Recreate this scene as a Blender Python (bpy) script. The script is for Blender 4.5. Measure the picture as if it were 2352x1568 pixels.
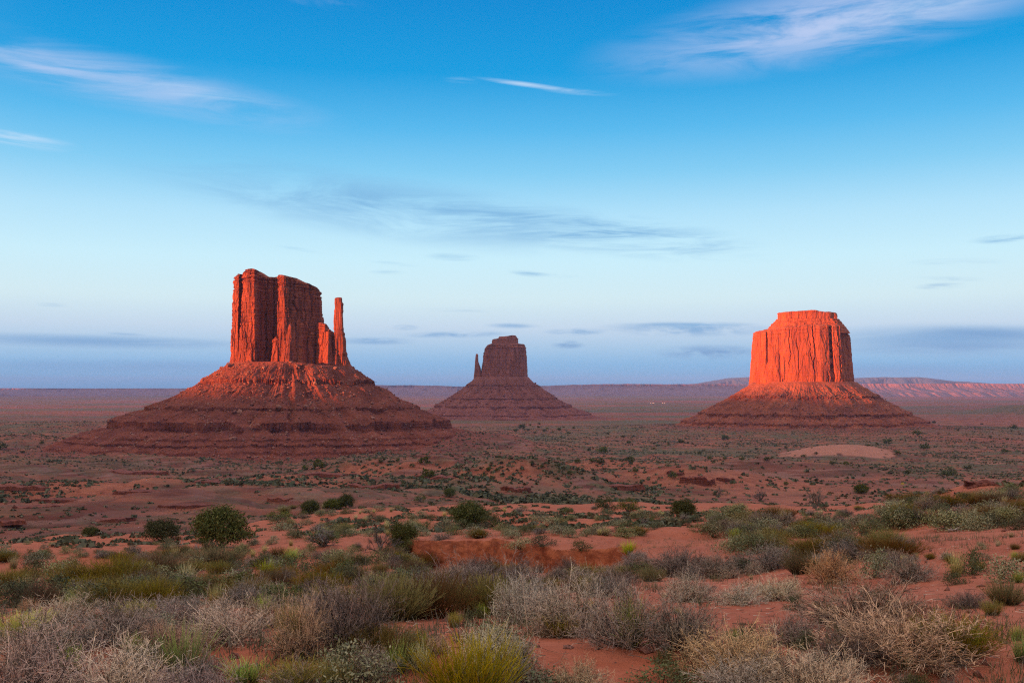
import bpy, math, random
import numpy as np
R = math.radians
random.seed(7); rng = np.random.default_rng(7)
for o in list(bpy.data.objects): bpy.data.objects.remove(o)
scene = bpy.context.scene
COL = scene.collection

# ------------------------------------------------------------------ camera
EYE = 1.7
F, CX, HY, W = 2287.0, 1176.0, 893.0, 2352.0      # focal length, principal column, horizon row, picture width (one unit = one 2352nd of the width)
cam_d = bpy.data.cameras.new('camera'); cam = bpy.data.objects.new('camera', cam_d); COL.objects.link(cam)
cam.location = (0, 0, EYE); cam.rotation_euler = (R(90), 0, 0)
cam_d.sensor_width = 36; cam_d.lens = F/W*36
cam_d.shift_y = (HY-784)/W
cam_d.clip_start = 0.1; cam_d.clip_end = 300000
scene.camera = cam

# ------------------------------------------------------------------ sun, sky, exposure
SUN_AZ, SUN_EL = R(60), R(1.2)                     # sun stands behind the camera, 60 degrees to the left
UX, UY = math.sin(SUN_AZ), math.cos(SUN_AZ)        # direction the light travels over the ground
TE = math.tan(SUN_EL)
sun_d = bpy.data.lights.new('sun', 'SUN'); sun = bpy.data.objects.new('sun', sun_d); COL.objects.link(sun)
sun_d.energy = 5.0; sun_d.angle = R(0.5); sun_d.color = (1.0, 0.31, 0.12)
from mathutils import Vector
sun.rotation_euler = Vector((UX*math.cos(SUN_EL), UY*math.cos(SUN_EL), -math.sin(SUN_EL))).to_track_quat('-Z', 'Y').to_euler()
vs = scene.view_settings
vs.view_transform = 'Standard'; vs.look = 'None'; vs.gamma = 1; vs.use_curve_mapping = False
vs.exposure = 1.95
scene.display_settings.display_device = 'sRGB'
cy = scene.cycles
cy.use_denoising = False
cy.max_bounces = 5; cy.diffuse_bounces = 3; cy.glossy_bounces = 1; cy.transmission_bounces = 1; cy.volume_bounces = 1; cy.transparent_max_bounces = 4
cy.sample_clamp_indirect = 4; cy.filter_width = 1.2; cy.sample_clamp_direct = 8; cy.use_adaptive_sampling = False; cy.adaptive_threshold = .003; cy.adaptive_min_samples = 24

def lin(r, g, b):
    f = lambda c: (c/255/12.92) if c/255 <= 0.04045 else ((c/255+0.055)/1.055)**2.4
    return (f(r), f(g), f(b), 1)

class NT:
    """small helper for node trees"""
    def __init__(s, tree): s.t = tree; s.n = tree.nodes; s.l = tree.links
    def new(s, typ, **kw):
        n = s.n.new(typ)
        for k, v in kw.items(): setattr(n, k, v)
        return n
    def put(s, sock, v):
        if isinstance(v, bpy.types.NodeSocket): s.l.new(v, sock)
        elif v is not None: sock.default_value = v
    def m(s, op, a, b=None, c=None, clamp=False):
        n = s.new('ShaderNodeMath', operation=op, use_clamp=clamp)
        s.put(n.inputs[0], a)
        if b is not None: s.put(n.inputs[1], b)
        if c is not None: s.put(n.inputs[2], c)
        return n.outputs[0]
    def mix(s, f, a, b, mode='MIX'):
        n = s.new('ShaderNodeMix', data_type='RGBA', blend_type=mode)
        s.put(n.inputs[0], f); s.put(n.inputs[6], a); s.put(n.inputs[7], b)
        return n.outputs[2]
    def mr(s, v, a, b, c=0.0, d=1.0, smooth=True):
        n = s.new('ShaderNodeMapRange', interpolation_type='SMOOTHSTEP' if smooth else 'LINEAR')
        s.put(n.inputs[0], v); s.put(n.inputs[1], a); s.put(n.inputs[2], b); s.put(n.inputs[3], c); s.put(n.inputs[4], d)
        return n.outputs[0]
    def noise(s, vec, scale, detail=4, rough=0.55, lac=2.0, dist=0.0):
        n = s.new('ShaderNodeTexNoise'); s.put(n.inputs['Vector'], vec)
        n.inputs['Scale'].default_value = scale; n.inputs['Detail'].default_value = detail
        n.inputs['Roughness'].default_value = rough; n.inputs['Lacunarity'].default_value = lac; n.inputs['Distortion'].default_value = dist
        return n.outputs['Fac']
    def vmul(s, v, xyz):
        n = s.new('ShaderNodeVectorMath', operation='MULTIPLY'); s.put(n.inputs[0], v); n.inputs[1].default_value = xyz
        return n.outputs[0]
    def ramp(s, f, stops, interp='LINEAR'):
        n = s.new('ShaderNodeValToRGB'); cr = n.color_ramp; cr.interpolation = interp
        while len(cr.elements) > 1: cr.elements.remove(cr.elements[-1])
        cr.elements[0].position = stops[0][0]; cr.elements[0].color = stops[0][1]
        for p, c in stops[1:]:
            e = cr.elements.new(p); e.color = c
        s.put(n.inputs[0], f)
        return n.outputs[0]

world = bpy.data.worlds.new('World'); scene.world = world; world.use_nodes = True
def build_world():
    N = NT(world.node_tree); N.n.clear()
    out = N.new('ShaderNodeOutputWorld'); bg = N.new('ShaderNodeBackground'); N.l.new(bg.outputs[0], out.inputs[0])
    sky = N.new('ShaderNodeTexSky', sky_type='NISHITA'); sky.sun_disc = False
    sky.sun_elevation = SUN_EL; sky.sun_rotation = math.atan2(-UX, -UY); sky.altitude = 1700; sky.air_density = 1.0; sky.dust_density = 1.5; sky.ozone_density = 2.0
    d = N.new('ShaderNodeTexCoord').outputs['Generated']
    sep = N.new('ShaderNodeSeparateXYZ'); N.l.new(d, sep.inputs[0])
    x, y, z = sep.outputs
    el = N.m('ARCSINE', z)                                       # elevation above the horizon
    az = N.m('ARCTAN2', x, y)                                    # compass angle, 0 straight down the valley
    S = 1.90
    # the eastern evening sky: pale band above the earth's shadow, deep blue higher up
    def c(r, g, b):
        q = lin(r, g, b); return tuple(v*S for v in q[:3]) + (1,)
    hi = lambda r, g, b: (r*S, g*S, b*S, 1)
    def pos(Y): return max(0.0, math.atan((HY-Y)/F))/1.5708
    stops = [(0.0, c(88,170,214)), (pos(868), c(100,178,220)), (pos(835), c(126,186,226)), (pos(800), c(162,200,228)), (pos(755), c(192,214,232)),
             (pos(690), c(206,231,237)), (pos(600), c(196,233,245)), (pos(500), c(172,220,243)), (pos(400), c(126,199,236)), (pos(300), c(82,179,230)),
             (pos(170), c(12,152,216)), (pos(0), c(0,134,204)), (0.30, c(30,125,200)), (0.42, hi(.62,.60,.72)), (0.6, hi(ZEN*1.05,ZEN*.92,ZEN*.98)), (1.0, hi(ZEN*1.1,ZEN*.92,ZEN*.96))]   # overhead sky brightened out of view as added fill for the ground
    east = N.ramp(N.m('DIVIDE', el, 1.5708), stops)
    # clouds: (X, Y, half width, half height, tilt, opacity, colour, raggedness)
    nv = N.new('ShaderNodeCombineXYZ'); N.l.new(az, nv.inputs[0]); N.l.new(el, nv.inputs[1])
    vec = nv.outputs[0]
    def streaks(rot, sx, sy, scale, detail, dist):
        mp = N.new('ShaderNodeMapping'); N.put(mp.inputs[0], vec); mp.inputs['Rotation'].default_value = (0, 0, rot); mp.inputs['Scale'].default_value = (sx, sy, 1)
        return N.noise(mp.outputs[0], scale, detail, 0.6, 2.1, dist)
    fine = streaks(R(5), 1, 11, 9, 8, 0.9)
    soft = streaks(R(6), 1, 6, 7, 7, 0.7)
    puff = streaks(0, 1, 4.0, 30, 7, 0.3)
    pal = {'lilac': c(196,206,236), 'white': c(206,224,244), 'slate': c(112,170,214), 'blue': c(126,172,212), 'dusk': c(112,160,204), 'lav': c(150,176,222)}
    clouds = [  # X, Y, rx, ry, tilt(deg, + = falls to the right), opacity, colour, noise, cut
        (250, 180, 440, 48, 7, .48, 'lilac', soft, .32), (420, 205, 230, 16, 6, .35, 'white', fine, .42), (90, 160, 160, 26, 6, .3, 'lilac', fine, .4),
        (30, 318, 110, 16, 3, .75, 'white', fine, .36), (180, 335, 120, 18, 3, .2, 'lilac', soft, .4),
        (1205, 194, 105, 5, 7, .6, 'white', fine, .30), (1330, 212, 80, 6, 5, .4, 'white', fine, .34), (1060, 185, 40, 6, 2, .35, 'white', fine, .36),
        (1960, 35, 520, 75, -6, .66, 'lilac', soft, .28), (2120, 18, 240, 34, -4, .28, 'white', fine, .34), (1840, 80, 160, 22, -6, .3, 'lilac', soft, .4),
        (760, 8, 90, 12, 3, .35, 'lilac', soft, .38),
        (900, 480, 520, 60, 7, .55, 'slate', soft, .30), (1330, 528, 400, 40, 8, .95, 'slate', fine, .36), (1180, 495, 120, 14, 8, .35, 'slate', fine, .4),
        (1040, 590, 60, 8, 2, .5, 'slate', fine, .36), (1215, 628, 45, 7, 6, .55, 'slate', fine, .34), (1290, 635, 50, 6, 6, .3, 'slate', fine, .36), (2320, 548, 70, 8, 0, .8, 'slate', fine, .32),
        (2165, 657, 50, 6, 0, .6, 'blue', fine, .32), (2200, 602, 90, 7, 2, .3, 'blue', fine, .36), (890, 625, 40, 5, 0, .3, 'slate', fine, .36),
        (220, 784, 330, 13, .6, .85, 'blue', fine, .18), (860, 783, 90, 8, 0, .75, 'blue', fine, .24), (120, 700, 30, 5, 0, .25, 'blue', fine, .34), (290, 766, 45, 5, 0, .45, 'blue', fine, .34),
        (930, 752, 30, 6, 0, .8, 'blue', puff, .34), (1050, 768, 120, 7, -1, .75, 'blue', puff, .32), (1180, 748, 60, 6, 1, .6, 'blue', fine, .32), (1320, 762, 65, 8, 0, .7, 'blue', puff, .3),
        (1575, 756, 185, 15, 1, .9, 'blue', puff, .30), (1640, 748, 120, 7, 1, .7, 'slate', fine, .30), (1305, 793, 36, 7, 0, .95, 'dusk', puff, .26), (1310, 785, 16, 4, 0, .7, 'blue', puff, .3),
        (1630, 809, 115, 15, 0, .95, 'dusk', puff, .28), (1530, 745, 90, 5, 0, .5, 'blue', fine, .34),
        (2180, 782, 260, 30, 1.5, .8, 'blue', soft, .14), (2280, 765, 160, 14, 2, .6, 'dusk', soft, .28), (2130, 800, 190, 9, -1, .5, 'dusk', fine, .28),
        (2180, 640, 80, 5, 4, .25, 'blue', fine, .34), (300, 840, 420, 14, 0, .35, 'dusk', soft, .2), (2050, 850, 300, 14, 0, .3, 'dusk', soft, .2), (1080, 712, 120, 5, 0, .2, 'blue', fine, .34),
        (700, 575, 60, 4, 8, .25, 'slate', fine, .36), (900, 605, 60, 4, 5, .2, 'slate', fine, .36),
    ]
    col = east
    for X, Y, rx, ry, tilt, op, cn, ns, cut in clouds:
        a0 = math.atan((X-CX)/F); e0 = math.atan((HY-Y)/math.hypot(F, X-CX))
        mp = N.new('ShaderNodeMapping', vector_type='TEXTURE'); N.put(mp.inputs[0], vec)
        mp.inputs['Location'].default_value = (a0, e0, 0); mp.inputs['Rotation'].default_value = (0, 0, R(-tilt)); mp.inputs['Scale'].default_value = (1.25*rx/F, 1.4*ry/F, 1)
        ln = N.new('ShaderNodeVectorMath', operation='LENGTH'); N.l.new(mp.outputs[0], ln.inputs[0])
        body = N.mr(ln.outputs['Value'], 1.0, 0.0)
        f = N.m('MULTIPLY', N.m('MULTIPLY', N.mr(ns, cut, cut+.34), N.m('POWER', body, .8)), min(1.0, op*(1.1 if cn in ('white', 'lilac') else 1.45)), clamp=True)
        col = N.mix(f, col, pal[cn])
    # west half of the sky comes from the sky model (sunset glow behind the camera)
    dp = N.new('ShaderNodeVectorMath', operation='DOT_PRODUCT'); N.l.new(d, dp.inputs[0]); dp.inputs[1].default_value = (-UX, -UY, 0)
    f = N.mr(dp.outputs['Value'], -0.1, 0.7)
    nish = N.new('ShaderNodeMix', data_type='RGBA', blend_type='MULTIPLY'); nish.inputs[0].default_value = 1
    N.l.new(sky.outputs[0], nish.inputs[6]); nish.inputs[7].default_value = (WEST, WEST*.78, WEST*.62, 1)
    glow = N.mix(1.0, nish.outputs[2], (1.7, 1.25, .95, 1), 'DARKEN')
    col = N.mix(f, col, glow)
    N.l.new(col, bg.inputs[0]); bg.inputs[1].default_value = 0.15
ZEN = 1.42
WEST = 4.2
build_world()

# ------------------------------------------------------------------ numeric noise
def _h(ix, iy, iz, seed):
    h = (ix.astype(np.int64)*374761393 + iy.astype(np.int64)*668265263 + iz.astype(np.int64)*2147483647 + seed*1274126177) & 0xffffffff
    h = ((h ^ (h >> 13))*1274126177) & 0xffffffff
    h = ((h ^ (h >> 16))*2246822519) & 0xffffffff
    h = h ^ (h >> 13)
    return (h & 0xffffff)/float(0xffffff)
def vnoise(x, y, z=0.0, seed=0):
    x, y, z = np.broadcast_arrays(np.asarray(x, float), np.asarray(y, float), np.asarray(z, float))
    ix, iy, iz = np.floor(x), np.floor(y), np.floor(z)
    fx, fy, fz = x-ix, y-iy, z-iz
    fx = fx*fx*fx*(fx*(fx*6-15)+10); fy = fy*fy*fy*(fy*(fy*6-15)+10); fz = fz*fz*fz*(fz*(fz*6-15)+10)
    c = lambda a, b, d: _h(ix+a, iy+b, iz+d, seed)
    lo = (c(0,0,0)*(1-fx)+c(1,0,0)*fx)*(1-fy) + (c(0,1,0)*(1-fx)+c(1,1,0)*fx)*fy
    if not np.any(fz): return lo*2-1
    hi = (c(0,0,1)*(1-fx)+c(1,0,1)*fx)*(1-fy) + (c(0,1,1)*(1-fx)+c(1,1,1)*fx)*fy
    return (lo*(1-fz)+hi*fz)*2-1
def fbm(x, y, z=0.0, o=4, seed=0, gain=.5):
    s = 0; a = 1; t = 0
    for i in range(o):
        s = s + a*vnoise(np.asarray(x)*2**i, np.asarray(y)*2**i, np.asarray(z)*2**i, seed+i*17); t += a; a *= gain
    return s/t
def ridged(x, y, z=0.0, o=3, seed=0):
    s = 0; a = 1; t = 0
    for i in range(o):
        s = s + a*(1-np.abs(vnoise(np.asarray(x)*2**i, np.asarray(y)*2**i, np.asarray(z)*2**i, seed+i*17))*2); t += a; a *= .5
    return s/t
def sstep(a, b, x):
    t = np.clip((x-a)/(b-a), 0, 1); return t*t*(3-2*t)

# ------------------------------------------------------------------ object helpers
def mesh_np(name, verts, quads=None, tris=None, attrs=None, smooth=True):
    me = bpy.data.meshes.new(name)
    verts = np.asarray(verts, np.float32).reshape(-1, 3)
    nq = 0 if quads is None else len(quads); nt = 0 if tris is None else len(tris)
    loops = np.concatenate(([np.asarray(quads).ravel()] if nq else []) + ([np.asarray(tris).ravel()] if nt else [])).astype(np.int32)
    starts = np.concatenate((np.arange(nq)*4, nq*4+np.arange(nt)*3)).astype(np.int32)
    me.vertices.add(len(verts)); me.vertices.foreach_set('co', verts.ravel())
    me.loops.add(len(loops)); me.loops.foreach_set('vertex_index', loops)
    me.polygons.add(nq+nt); me.polygons.foreach_set('loop_start', starts)
    me.update(calc_edges=True)
    me.polygons.foreach_set('use_smooth', np.full(nq+nt, smooth, bool))
    for k, v in (attrs or {}).items():
        a = me.attributes.new(k, 'FLOAT', 'POINT'); a.data.foreach_set('value', np.asarray(v, np.float32).ravel())
    me.validate(); me.update()
    return me
def grid_quads(nr, nc, wrap=False, flip=False):
    i = np.arange(nr-1)[:, None]; j = np.arange(nc if wrap else nc-1)[None, :]
    j2 = (j+1) % nc
    q = np.stack([i*nc+j, i*nc+j2, (i+1)*nc+j2, (i+1)*nc+j], -1).reshape(-1, 4)
    return q[:, ::-1] if flip else q
def link(name, me, mat=None, parent=None, loc=None):
    o = bpy.data.objects.new(name, me); COL.objects.link(o)
    if mat is not None and not me.materials: me.materials.append(mat)
    if parent is not None: o.parent = parent
    if loc is not None: o.location = loc
    return o
def tag(o, label=None, cat=None, group=None, kind=None):
    if label: o['label'] = label
    if cat: o['category'] = cat
    if group: o['group'] = group
    if kind: o['kind'] = kind
    return o
def empty(name, loc=(0, 0, 0)):
    o = bpy.data.objects.new(name, None); COL.objects.link(o); o.location = loc; o.empty_display_size = .2
    return o

# ------------------------------------------------------------------ ground shape
RIMX = [-400, 0, 400, 600, 800, 1100, 1400, 1700, 1900, 2050, 2200, 2352, 2700]
RIMY = [1238, 1236, 1232, 1200, 1170, 1160, 1154, 1158, 1164, 1152, 1130, 1112, 1085]
RIMD = [90, 90, 84, 105, 130, 140, 150, 140, 118, 98, 84, 74, 66]
M20 = [.196, .194, .190, .186, .183, .180, .178, .176, .172, .168, .163, .158, .150]
BANK = dict(x=[860, 950, 1060, 1120, 1180, 1250, 1340, 1440, 1500], d=[50, 46, 45, 44, 41, 38, 36, 35, 35])
def prof_interp(X, tab): return np.interp(X, RIMX, tab)
VD = np.log([1, 200, 300, 430, 550, 800, 1100, 1500, 2000, 3000, 4000, 6000, 10000, 80000])
VH = [36, 36, 44, 54, 61, 76, 88, 98, 104, 113, 122, 130, 132, 132]
def ground(x, y, fine=True):
    """height of the ground at (x, y); eye level is EYE"""
    x = np.asarray(x, float); y = np.asarray(y, float)
    r = np.hypot(x, y)+1e-6
    az = np.arctan2(x, y); azc = np.clip(az, -R(34), R(34))
    d = r*np.cos(azc); X = CX+F*np.tan(azc)
    mr_ = (prof_interp(X, RIMY)-HY)/F; dr = prof_interp(X, RIMD); m20 = prof_interp(X, M20)
    m45 = mr_ + (m20-mr_)*0.50
    ld = np.log(np.maximum(d, .5))
    k = [np.log(3.0), np.log(6.5), np.log(11.0), np.log(20.0), np.log(45.0), np.log(dr)]
    v = [.567+0*X, .2616+0*X, .219+(m20-.18), m20, m45, mr_]
    m = np.where(ld < k[0], EYE/np.maximum(d, .5), 0)
    for i in range(5):
        t = np.clip((ld-k[i])/(k[i+1]-k[i]), 0, 1)
        seg = (ld >= k[i]) & (ld < k[i+1])
        m = np.where(seg, v[i]*(1-t)+v[i+1]*t, m)
    m = np.where(ld >= k[5], v[5], m)
    zn = -m*d
    zn = np.where(d < 3, -EYE, zn)
    zr = -mr_*dr                                                # past the rim the slope falls away into the valley
    zv = -np.interp(ld, VD, VH)
    t = sstep(0, 1, (d-dr)/(dr*1.5))
    beyond = zr - (d-dr)*mr_*(1.25)
    zb = np.maximum(beyond, zv)*(1-t) + zv*t
    z = np.where(d < dr, zn, np.minimum(zb, zr+.2))
    # small dunes and hummocks near, gullied badlands in the valley
    near = sstep(1.5, 12, d)*(1-sstep(140, 260, d))
    z = z + near*(fbm(x*.11, y*.11, 0, 3, 3)*.42 + fbm(x*.5, y*.5, 0, 3, 5)*.10)*np.clip(d/25, .35, 1.6)
    # eroded sand bank facing the viewer, cut by a wash
    bd = np.interp(X, BANK['x'], BANK['d'], left=1e9, right=1e9)
    on = sstep(850, 990, X)*(1-sstep(1400, 1480, X))
    bdn = bd + fbm(x*.14, y*.05, 0, 3, 11)*2.4 + fbm(x*.7, y*.15, 0, 4, 12)*.9
    slump = sstep(.48, .80, fbm(x*.24+3, y*.04, 0, 2, 14)*.75+.5)
    width = .34+2.4*slump+.16*vnoise(x*1.3, y*.2, 0, 15)
    u = np.clip((d-18)/np.maximum(bdn-18, 1), 0, 1)
    mt = .1805-.0015*u+.004*np.sin(u*3.14)                      # floor of the wash, just in sight from the rise
    cut = np.maximum(mt-m, 0)*d*sstep(0, .25, u)
    cut = np.minimum(cut, 1.35+.6*fbm(x*.6, 0*x, 0, 4, 16))*np.where(d < bdn, 1, 1-sstep(0, 1, (d-bdn)/width))
    z = z - np.where(bd < 1e8, on*cut, 0)
    fr = sstep(180, 330, d)*(1-sstep(1500, 2600, d))
    big = ridged(x/260+.3, y/260, 0, 3, 21)
    gul = fbm(x/150, y/150, 0, 5, 23)
    leftness = 1-sstep(1000, 1500, X)
    amp = (7+10*leftness)*fr
    zz = z + amp*(big*.45+gul*.75)
    step = 4.4                                                 # bedded ledges
    wob = fbm(x/220, y/220, 0, 2, 29)*3
    q = (zz+wob)/step; fq = q-np.floor(q)
    terr = (np.floor(q)+sstep(.62, .92, fq))*step - wob
    tm = fr*(.35+.5*leftness)*sstep(-.35, .1, fbm(x/400, y/400, 0, 2, 31))
    z = zz*(1-tm)+terr*tm
    far = sstep(1800, 3000, r)
    z = z + far*fbm(x/900, y/900, 0, 3, 41)*6*(1-sstep(15000, 30000, r))
    # low red rise at the left beyond the first butte, right-hand knolls
    def knoll(X0, D0, rx, ry, h):
        cx_ = (X0-CX)/F*D0
        e = ((x-cx_)/rx)**2+((y-D0)/ry)**2
        return h*np.exp(-e*1.4)
    z = z + knoll(300, 2450, 420, 260, 26) + knoll(40, 2650, 420, 240, 18) + knoll(1110, 1600, 120, 190, 27) + knoll(40, 1640, 170, 200, 24) + knoll(1848, 2560, 560, 460, 24) + knoll(1155, 3950, 620, 500, 16) + knoll(1010, 1500, 90, 120, 10) + knoll(1590, 690, 95, 60, 17)*(1+.6*gul) + knoll(1210, 600, 60, 34, 12)*(1+.5*gul) + knoll(1420, 980, 120, 70, 11)*(1+.8*gul) + knoll(1760, 900, 130, 60, 9)*(1+.8*gul) + knoll(900, 760, 90, 50, 11)*(1+.8*gul) + knoll(700, 560, 60, 34, 8)*(1+.6*gul) + knoll(420, 640, 90, 40, 9)*(1+.8*gul) + knoll(150, 520, 80, 36, 8)*(1+.8*gul) + knoll(2150, 760, 110, 40, 8) + knoll(2010, 190, 26, 18, 3.2)
    z = z + knoll(60, 1020, 110, 120, 14) + knoll(2352, 5200, 220, 300, 50) + knoll(1940, 1335, 95, 62, 17)
    return z+EYE
def ray_ground(X, Y, dmin=2.5, dmax=9000):
    """first point of the ground seen at picture position (X, Y)"""
    ds = np.geomspace(dmin, dmax, 2600)
    u = (X-CX)/F; s = (HY-Y)/F
    g = ground(u*ds, ds); hit = np.nonzero(g >= EYE+s*ds)[0]
    i = hit[0] if len(hit) else len(ds)-1
    return u*ds[i], ds[i], g[i]

# ------------------------------------------------------------------ materials
def new_mat(name, rough=.9):
    m = bpy.data.materials.new(name); m.use_nodes = True; N = NT(m.node_tree)
    b = N.n.get('Principled BSDF'); b.inputs['Roughness'].default_value = rough; b.inputs['Specular IOR Level'].default_value = .15
    return m, N, b
def bump(N, b, h, strength, dist):
    n = N.new('ShaderNodeBump'); n.inputs['Strength'].default_value = strength; n.inputs['Distance'].default_value = dist
    N.put(n.inputs['Height'], h); N.l.new(n.outputs[0], b.inputs['Normal'])
def rgb(r, g, b): return (r, g, b, 1)

def mat_ground():
    m, N, b = new_mat('red_desert_soil', .95)
    g = N.new('ShaderNodeNewGeometry').outputs['Position']
    at = lambda k: N.new('ShaderNodeAttribute', attribute_name=k).outputs['Fac']
    scrub, sand, rock_shade, dist = at('scrub'), at('sand'), at('rock'), at('dist')
    n1 = N.noise(g, .35, 6, .6); n2 = N.noise(g, 6, 5, .6); n3 = N.noise(g, .02, 6, .62); n4 = N.noise(g, .0035, 6, .6)
    soil = N.mix(N.mr(n1, .3, .7), rgb(.30,.076,.036), rgb(.40,.116,.060))
    soil = N.mix(N.m('MULTIPLY', N.mr(n2, .35, .7), .45), soil, rgb(.44,.150,.088))
    litter = N.noise(g, 28, 3, .7)
    soil = N.mix(N.m('MULTIPLY', N.mr(litter, .62, .72), .55), soil, rgb(.13,.06,.045))
    rock = N.mix(N.mr(n3, .35, .65), rgb(.080,.026,.020), rgb(.20,.060,.038))
    sepz = N.new('ShaderNodeSeparateXYZ'); N.l.new(g, sepz.inputs[0])
    rock = N.mix(N.m('MULTIPLY', N.mr(N.noise(N.vmul(g, (.02,.02,.55)), 1, 3), .45, .62), .55), rock, rgb(.34,.17,.135))
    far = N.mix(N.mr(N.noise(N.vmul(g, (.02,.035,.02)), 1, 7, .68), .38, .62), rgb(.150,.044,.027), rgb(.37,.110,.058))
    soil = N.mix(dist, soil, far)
    c = N.mix(rock_shade, soil, rock)
    damp = N.mix(N.mr(N.noise(N.vmul(g, (1.4,1.4,3.2)), 1, 6, .7), .36, .64), rgb(.20,.050,.024), rgb(.42,.125,.060))
    c = N.mix(at('bank'), c, damp)
    c = N.mix(sand, c, N.mix(N.noise(g, .12, 5, .6), rgb(.34,.125,.080), rgb(.50,.215,.145)))
    gn = N.m('ADD', N.m('MULTIPLY', N.noise(g, .06, 5, .7), .6), N.m('MULTIPLY', n4, .4))
    gn = N.m('ADD', gn, N.m('MULTIPLY', N.m('SUBTRACT', N.noise(N.vmul(g, (.00022,.0011,0)), 1, 5, .6), .5), N.m('MULTIPLY', at('farther'), 1.3)))
    veg = N.mix(N.mr(N.noise(g, .3, 3, .7), .35, .65), rgb(.062,.056,.028), rgb(.150,.138,.068))
    gm = N.m('MULTIPLY', scrub, N.mr(gn, .44, .56), clamp=True)
    c = N.mix(N.m('MULTIPLY', at('apron'), .85), c, N.mix(N.mr(N.noise(g, .05, 7, .7), .35, .65), rgb(.14,.041,.028), rgb(.245,.070,.043)))
    c = N.mix(N.m('MULTIPLY', at('ochre'), .8), c, N.mix(N.mr(N.noise(g, .12, 6, .7), .35, .65), rgb(.26,.070,.036), rgb(.46,.145,.078)))
    c = N.mix(gm, c, veg)
    N.l.new(c, b.inputs['Base Color'])
    h = N.m('ADD', N.m('MULTIPLY', n2, .085), N.m('ADD', N.m('MULTIPLY', litter, .012), N.m('MULTIPLY', N.noise(g, .25, 6, .65), N.m('MULTIPLY', dist, 4.0))))
    bump(N, b, h, .9, 1.0)
    return m

def mat_rock(name, light, dark, varn, k=1.0, beds=.5):
    """sandstone: colour varies block by block, with dark varnish running down the faces and thin bedding"""
    m, N, b = new_mat(name, .92)
    g = N.new('ShaderNodeNewGeometry').outputs['Position']
    big = N.noise(N.vmul(g, (.05*k,.05*k,.02*k)), 1, 5, .6)
    c = N.mix(N.mr(big, .32, .68), rgb(*dark), rgb(*light))
    st = N.noise(N.vmul(g, (.16*k,.16*k,.012*k)), 1, 6, .65, 2.0, .3)
    c = N.mix(N.m('MULTIPLY', N.mr(st, .46, .68), .82), c, rgb(*varn))
    bed = N.noise(N.vmul(g, (.006*k,.006*k,.42*k)), 1, 5, .65)
    c = N.mix(N.m('MULTIPLY', N.mr(bed, .52, .7), beds), c, rgb(varn[0]*1.2, varn[1]*1.2, varn[2]*1.2))
    pl = N.noise(N.vmul(g, (.09*k,.09*k,.05*k)), 1, 4, .6, 2.2, .5)
    c = N.mix(N.m('MULTIPLY', N.mr(pl, .60, .72), .45), c, rgb(min(1,light[0]*1.25), light[1]*1.35, light[2]*1.4))
    N.l.new(c, b.inputs['Base Color'])
    h = N.m('ADD', N.m('MULTIPLY', N.noise(N.vmul(g, (.5*k,.5*k,.10*k)), 1, 7, .65), 2.2/k), N.m('MULTIPLY', bed, 1.0/k))
    bump(N, b, h, .8, 1.0)
    return m
def mat_talus(name, a, b2, pale, k=1.0):
    m, N, b = new_mat(name, .95)
    g = N.new('ShaderNodeNewGeometry').outputs['Position']
    at = N.new('ShaderNodeAttribute', attribute_name='ledge').outputs['Fac']
    n = N.noise(g, .035*k, 7, .65); n2 = N.noise(g, .25*k, 6, .7)
    c = N.mix(N.mr(n, .3, .7), rgb(*a), rgb(*b2))
    v = N.new('ShaderNodeTexVoronoi', feature='F1'); N.l.new(g, v.inputs['Vector']); v.inputs['Scale'].default_value = .22*k; v.inputs['Randomness'].default_value = 1
    rk = N.m('MULTIPLY', N.mr(v.outputs['Distance'], .42, .28), N.mr(v.outputs['Color'], .55, .75), clamp=True)
    c = N.mix(N.m('MULTIPLY', rk, N.mr(N.noise(g, .02*k, 4, .6), .42, .62)), c, rgb(*pale))
    bed = N.noise(N.vmul(g, (.004*k,.004*k,.35*k)), 1, 5, .65)
    c = N.mix(N.m('MULTIPLY', N.mr(bed, .46, .62), N.m('ADD', N.m('MULTIPLY', at, .55), .18)), c, rgb(a[0]*.55, a[1]*.5, a[2]*.5))
    N.l.new(c, b.inputs['Base Color'])
    h = N.m('ADD', N.m('MULTIPLY', n2, 3.0/k), N.m('MULTIPLY', rk, 1.2/k))
    bump(N, b, h, .9, 1.0)
    return m
M = {}
M['ground'] = mat_ground()
M['rock'] = mat_rock('red_sandstone', (.33,.080,.037), (.21,.050,.027), (.085,.027,.024))
M['rock_orange'] = mat_rock('orange_sandstone', (.42,.104,.043), (.31,.074,.033), (.17,.042,.026), .8)
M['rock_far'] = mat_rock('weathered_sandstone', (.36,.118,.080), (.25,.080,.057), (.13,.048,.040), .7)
M['talus'] = mat_talus('red_talus', (.150,.042,.029), (.255,.071,.043), (.36,.18,.13))
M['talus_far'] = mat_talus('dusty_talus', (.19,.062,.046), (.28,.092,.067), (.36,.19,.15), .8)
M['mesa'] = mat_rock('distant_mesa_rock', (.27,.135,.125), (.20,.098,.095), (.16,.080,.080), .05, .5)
M['mountain'] = mat_rock('distant_mountain_rock', (.075,.080,.090), (.055,.062,.070), (.045,.050,.056), .03, .3)

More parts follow.
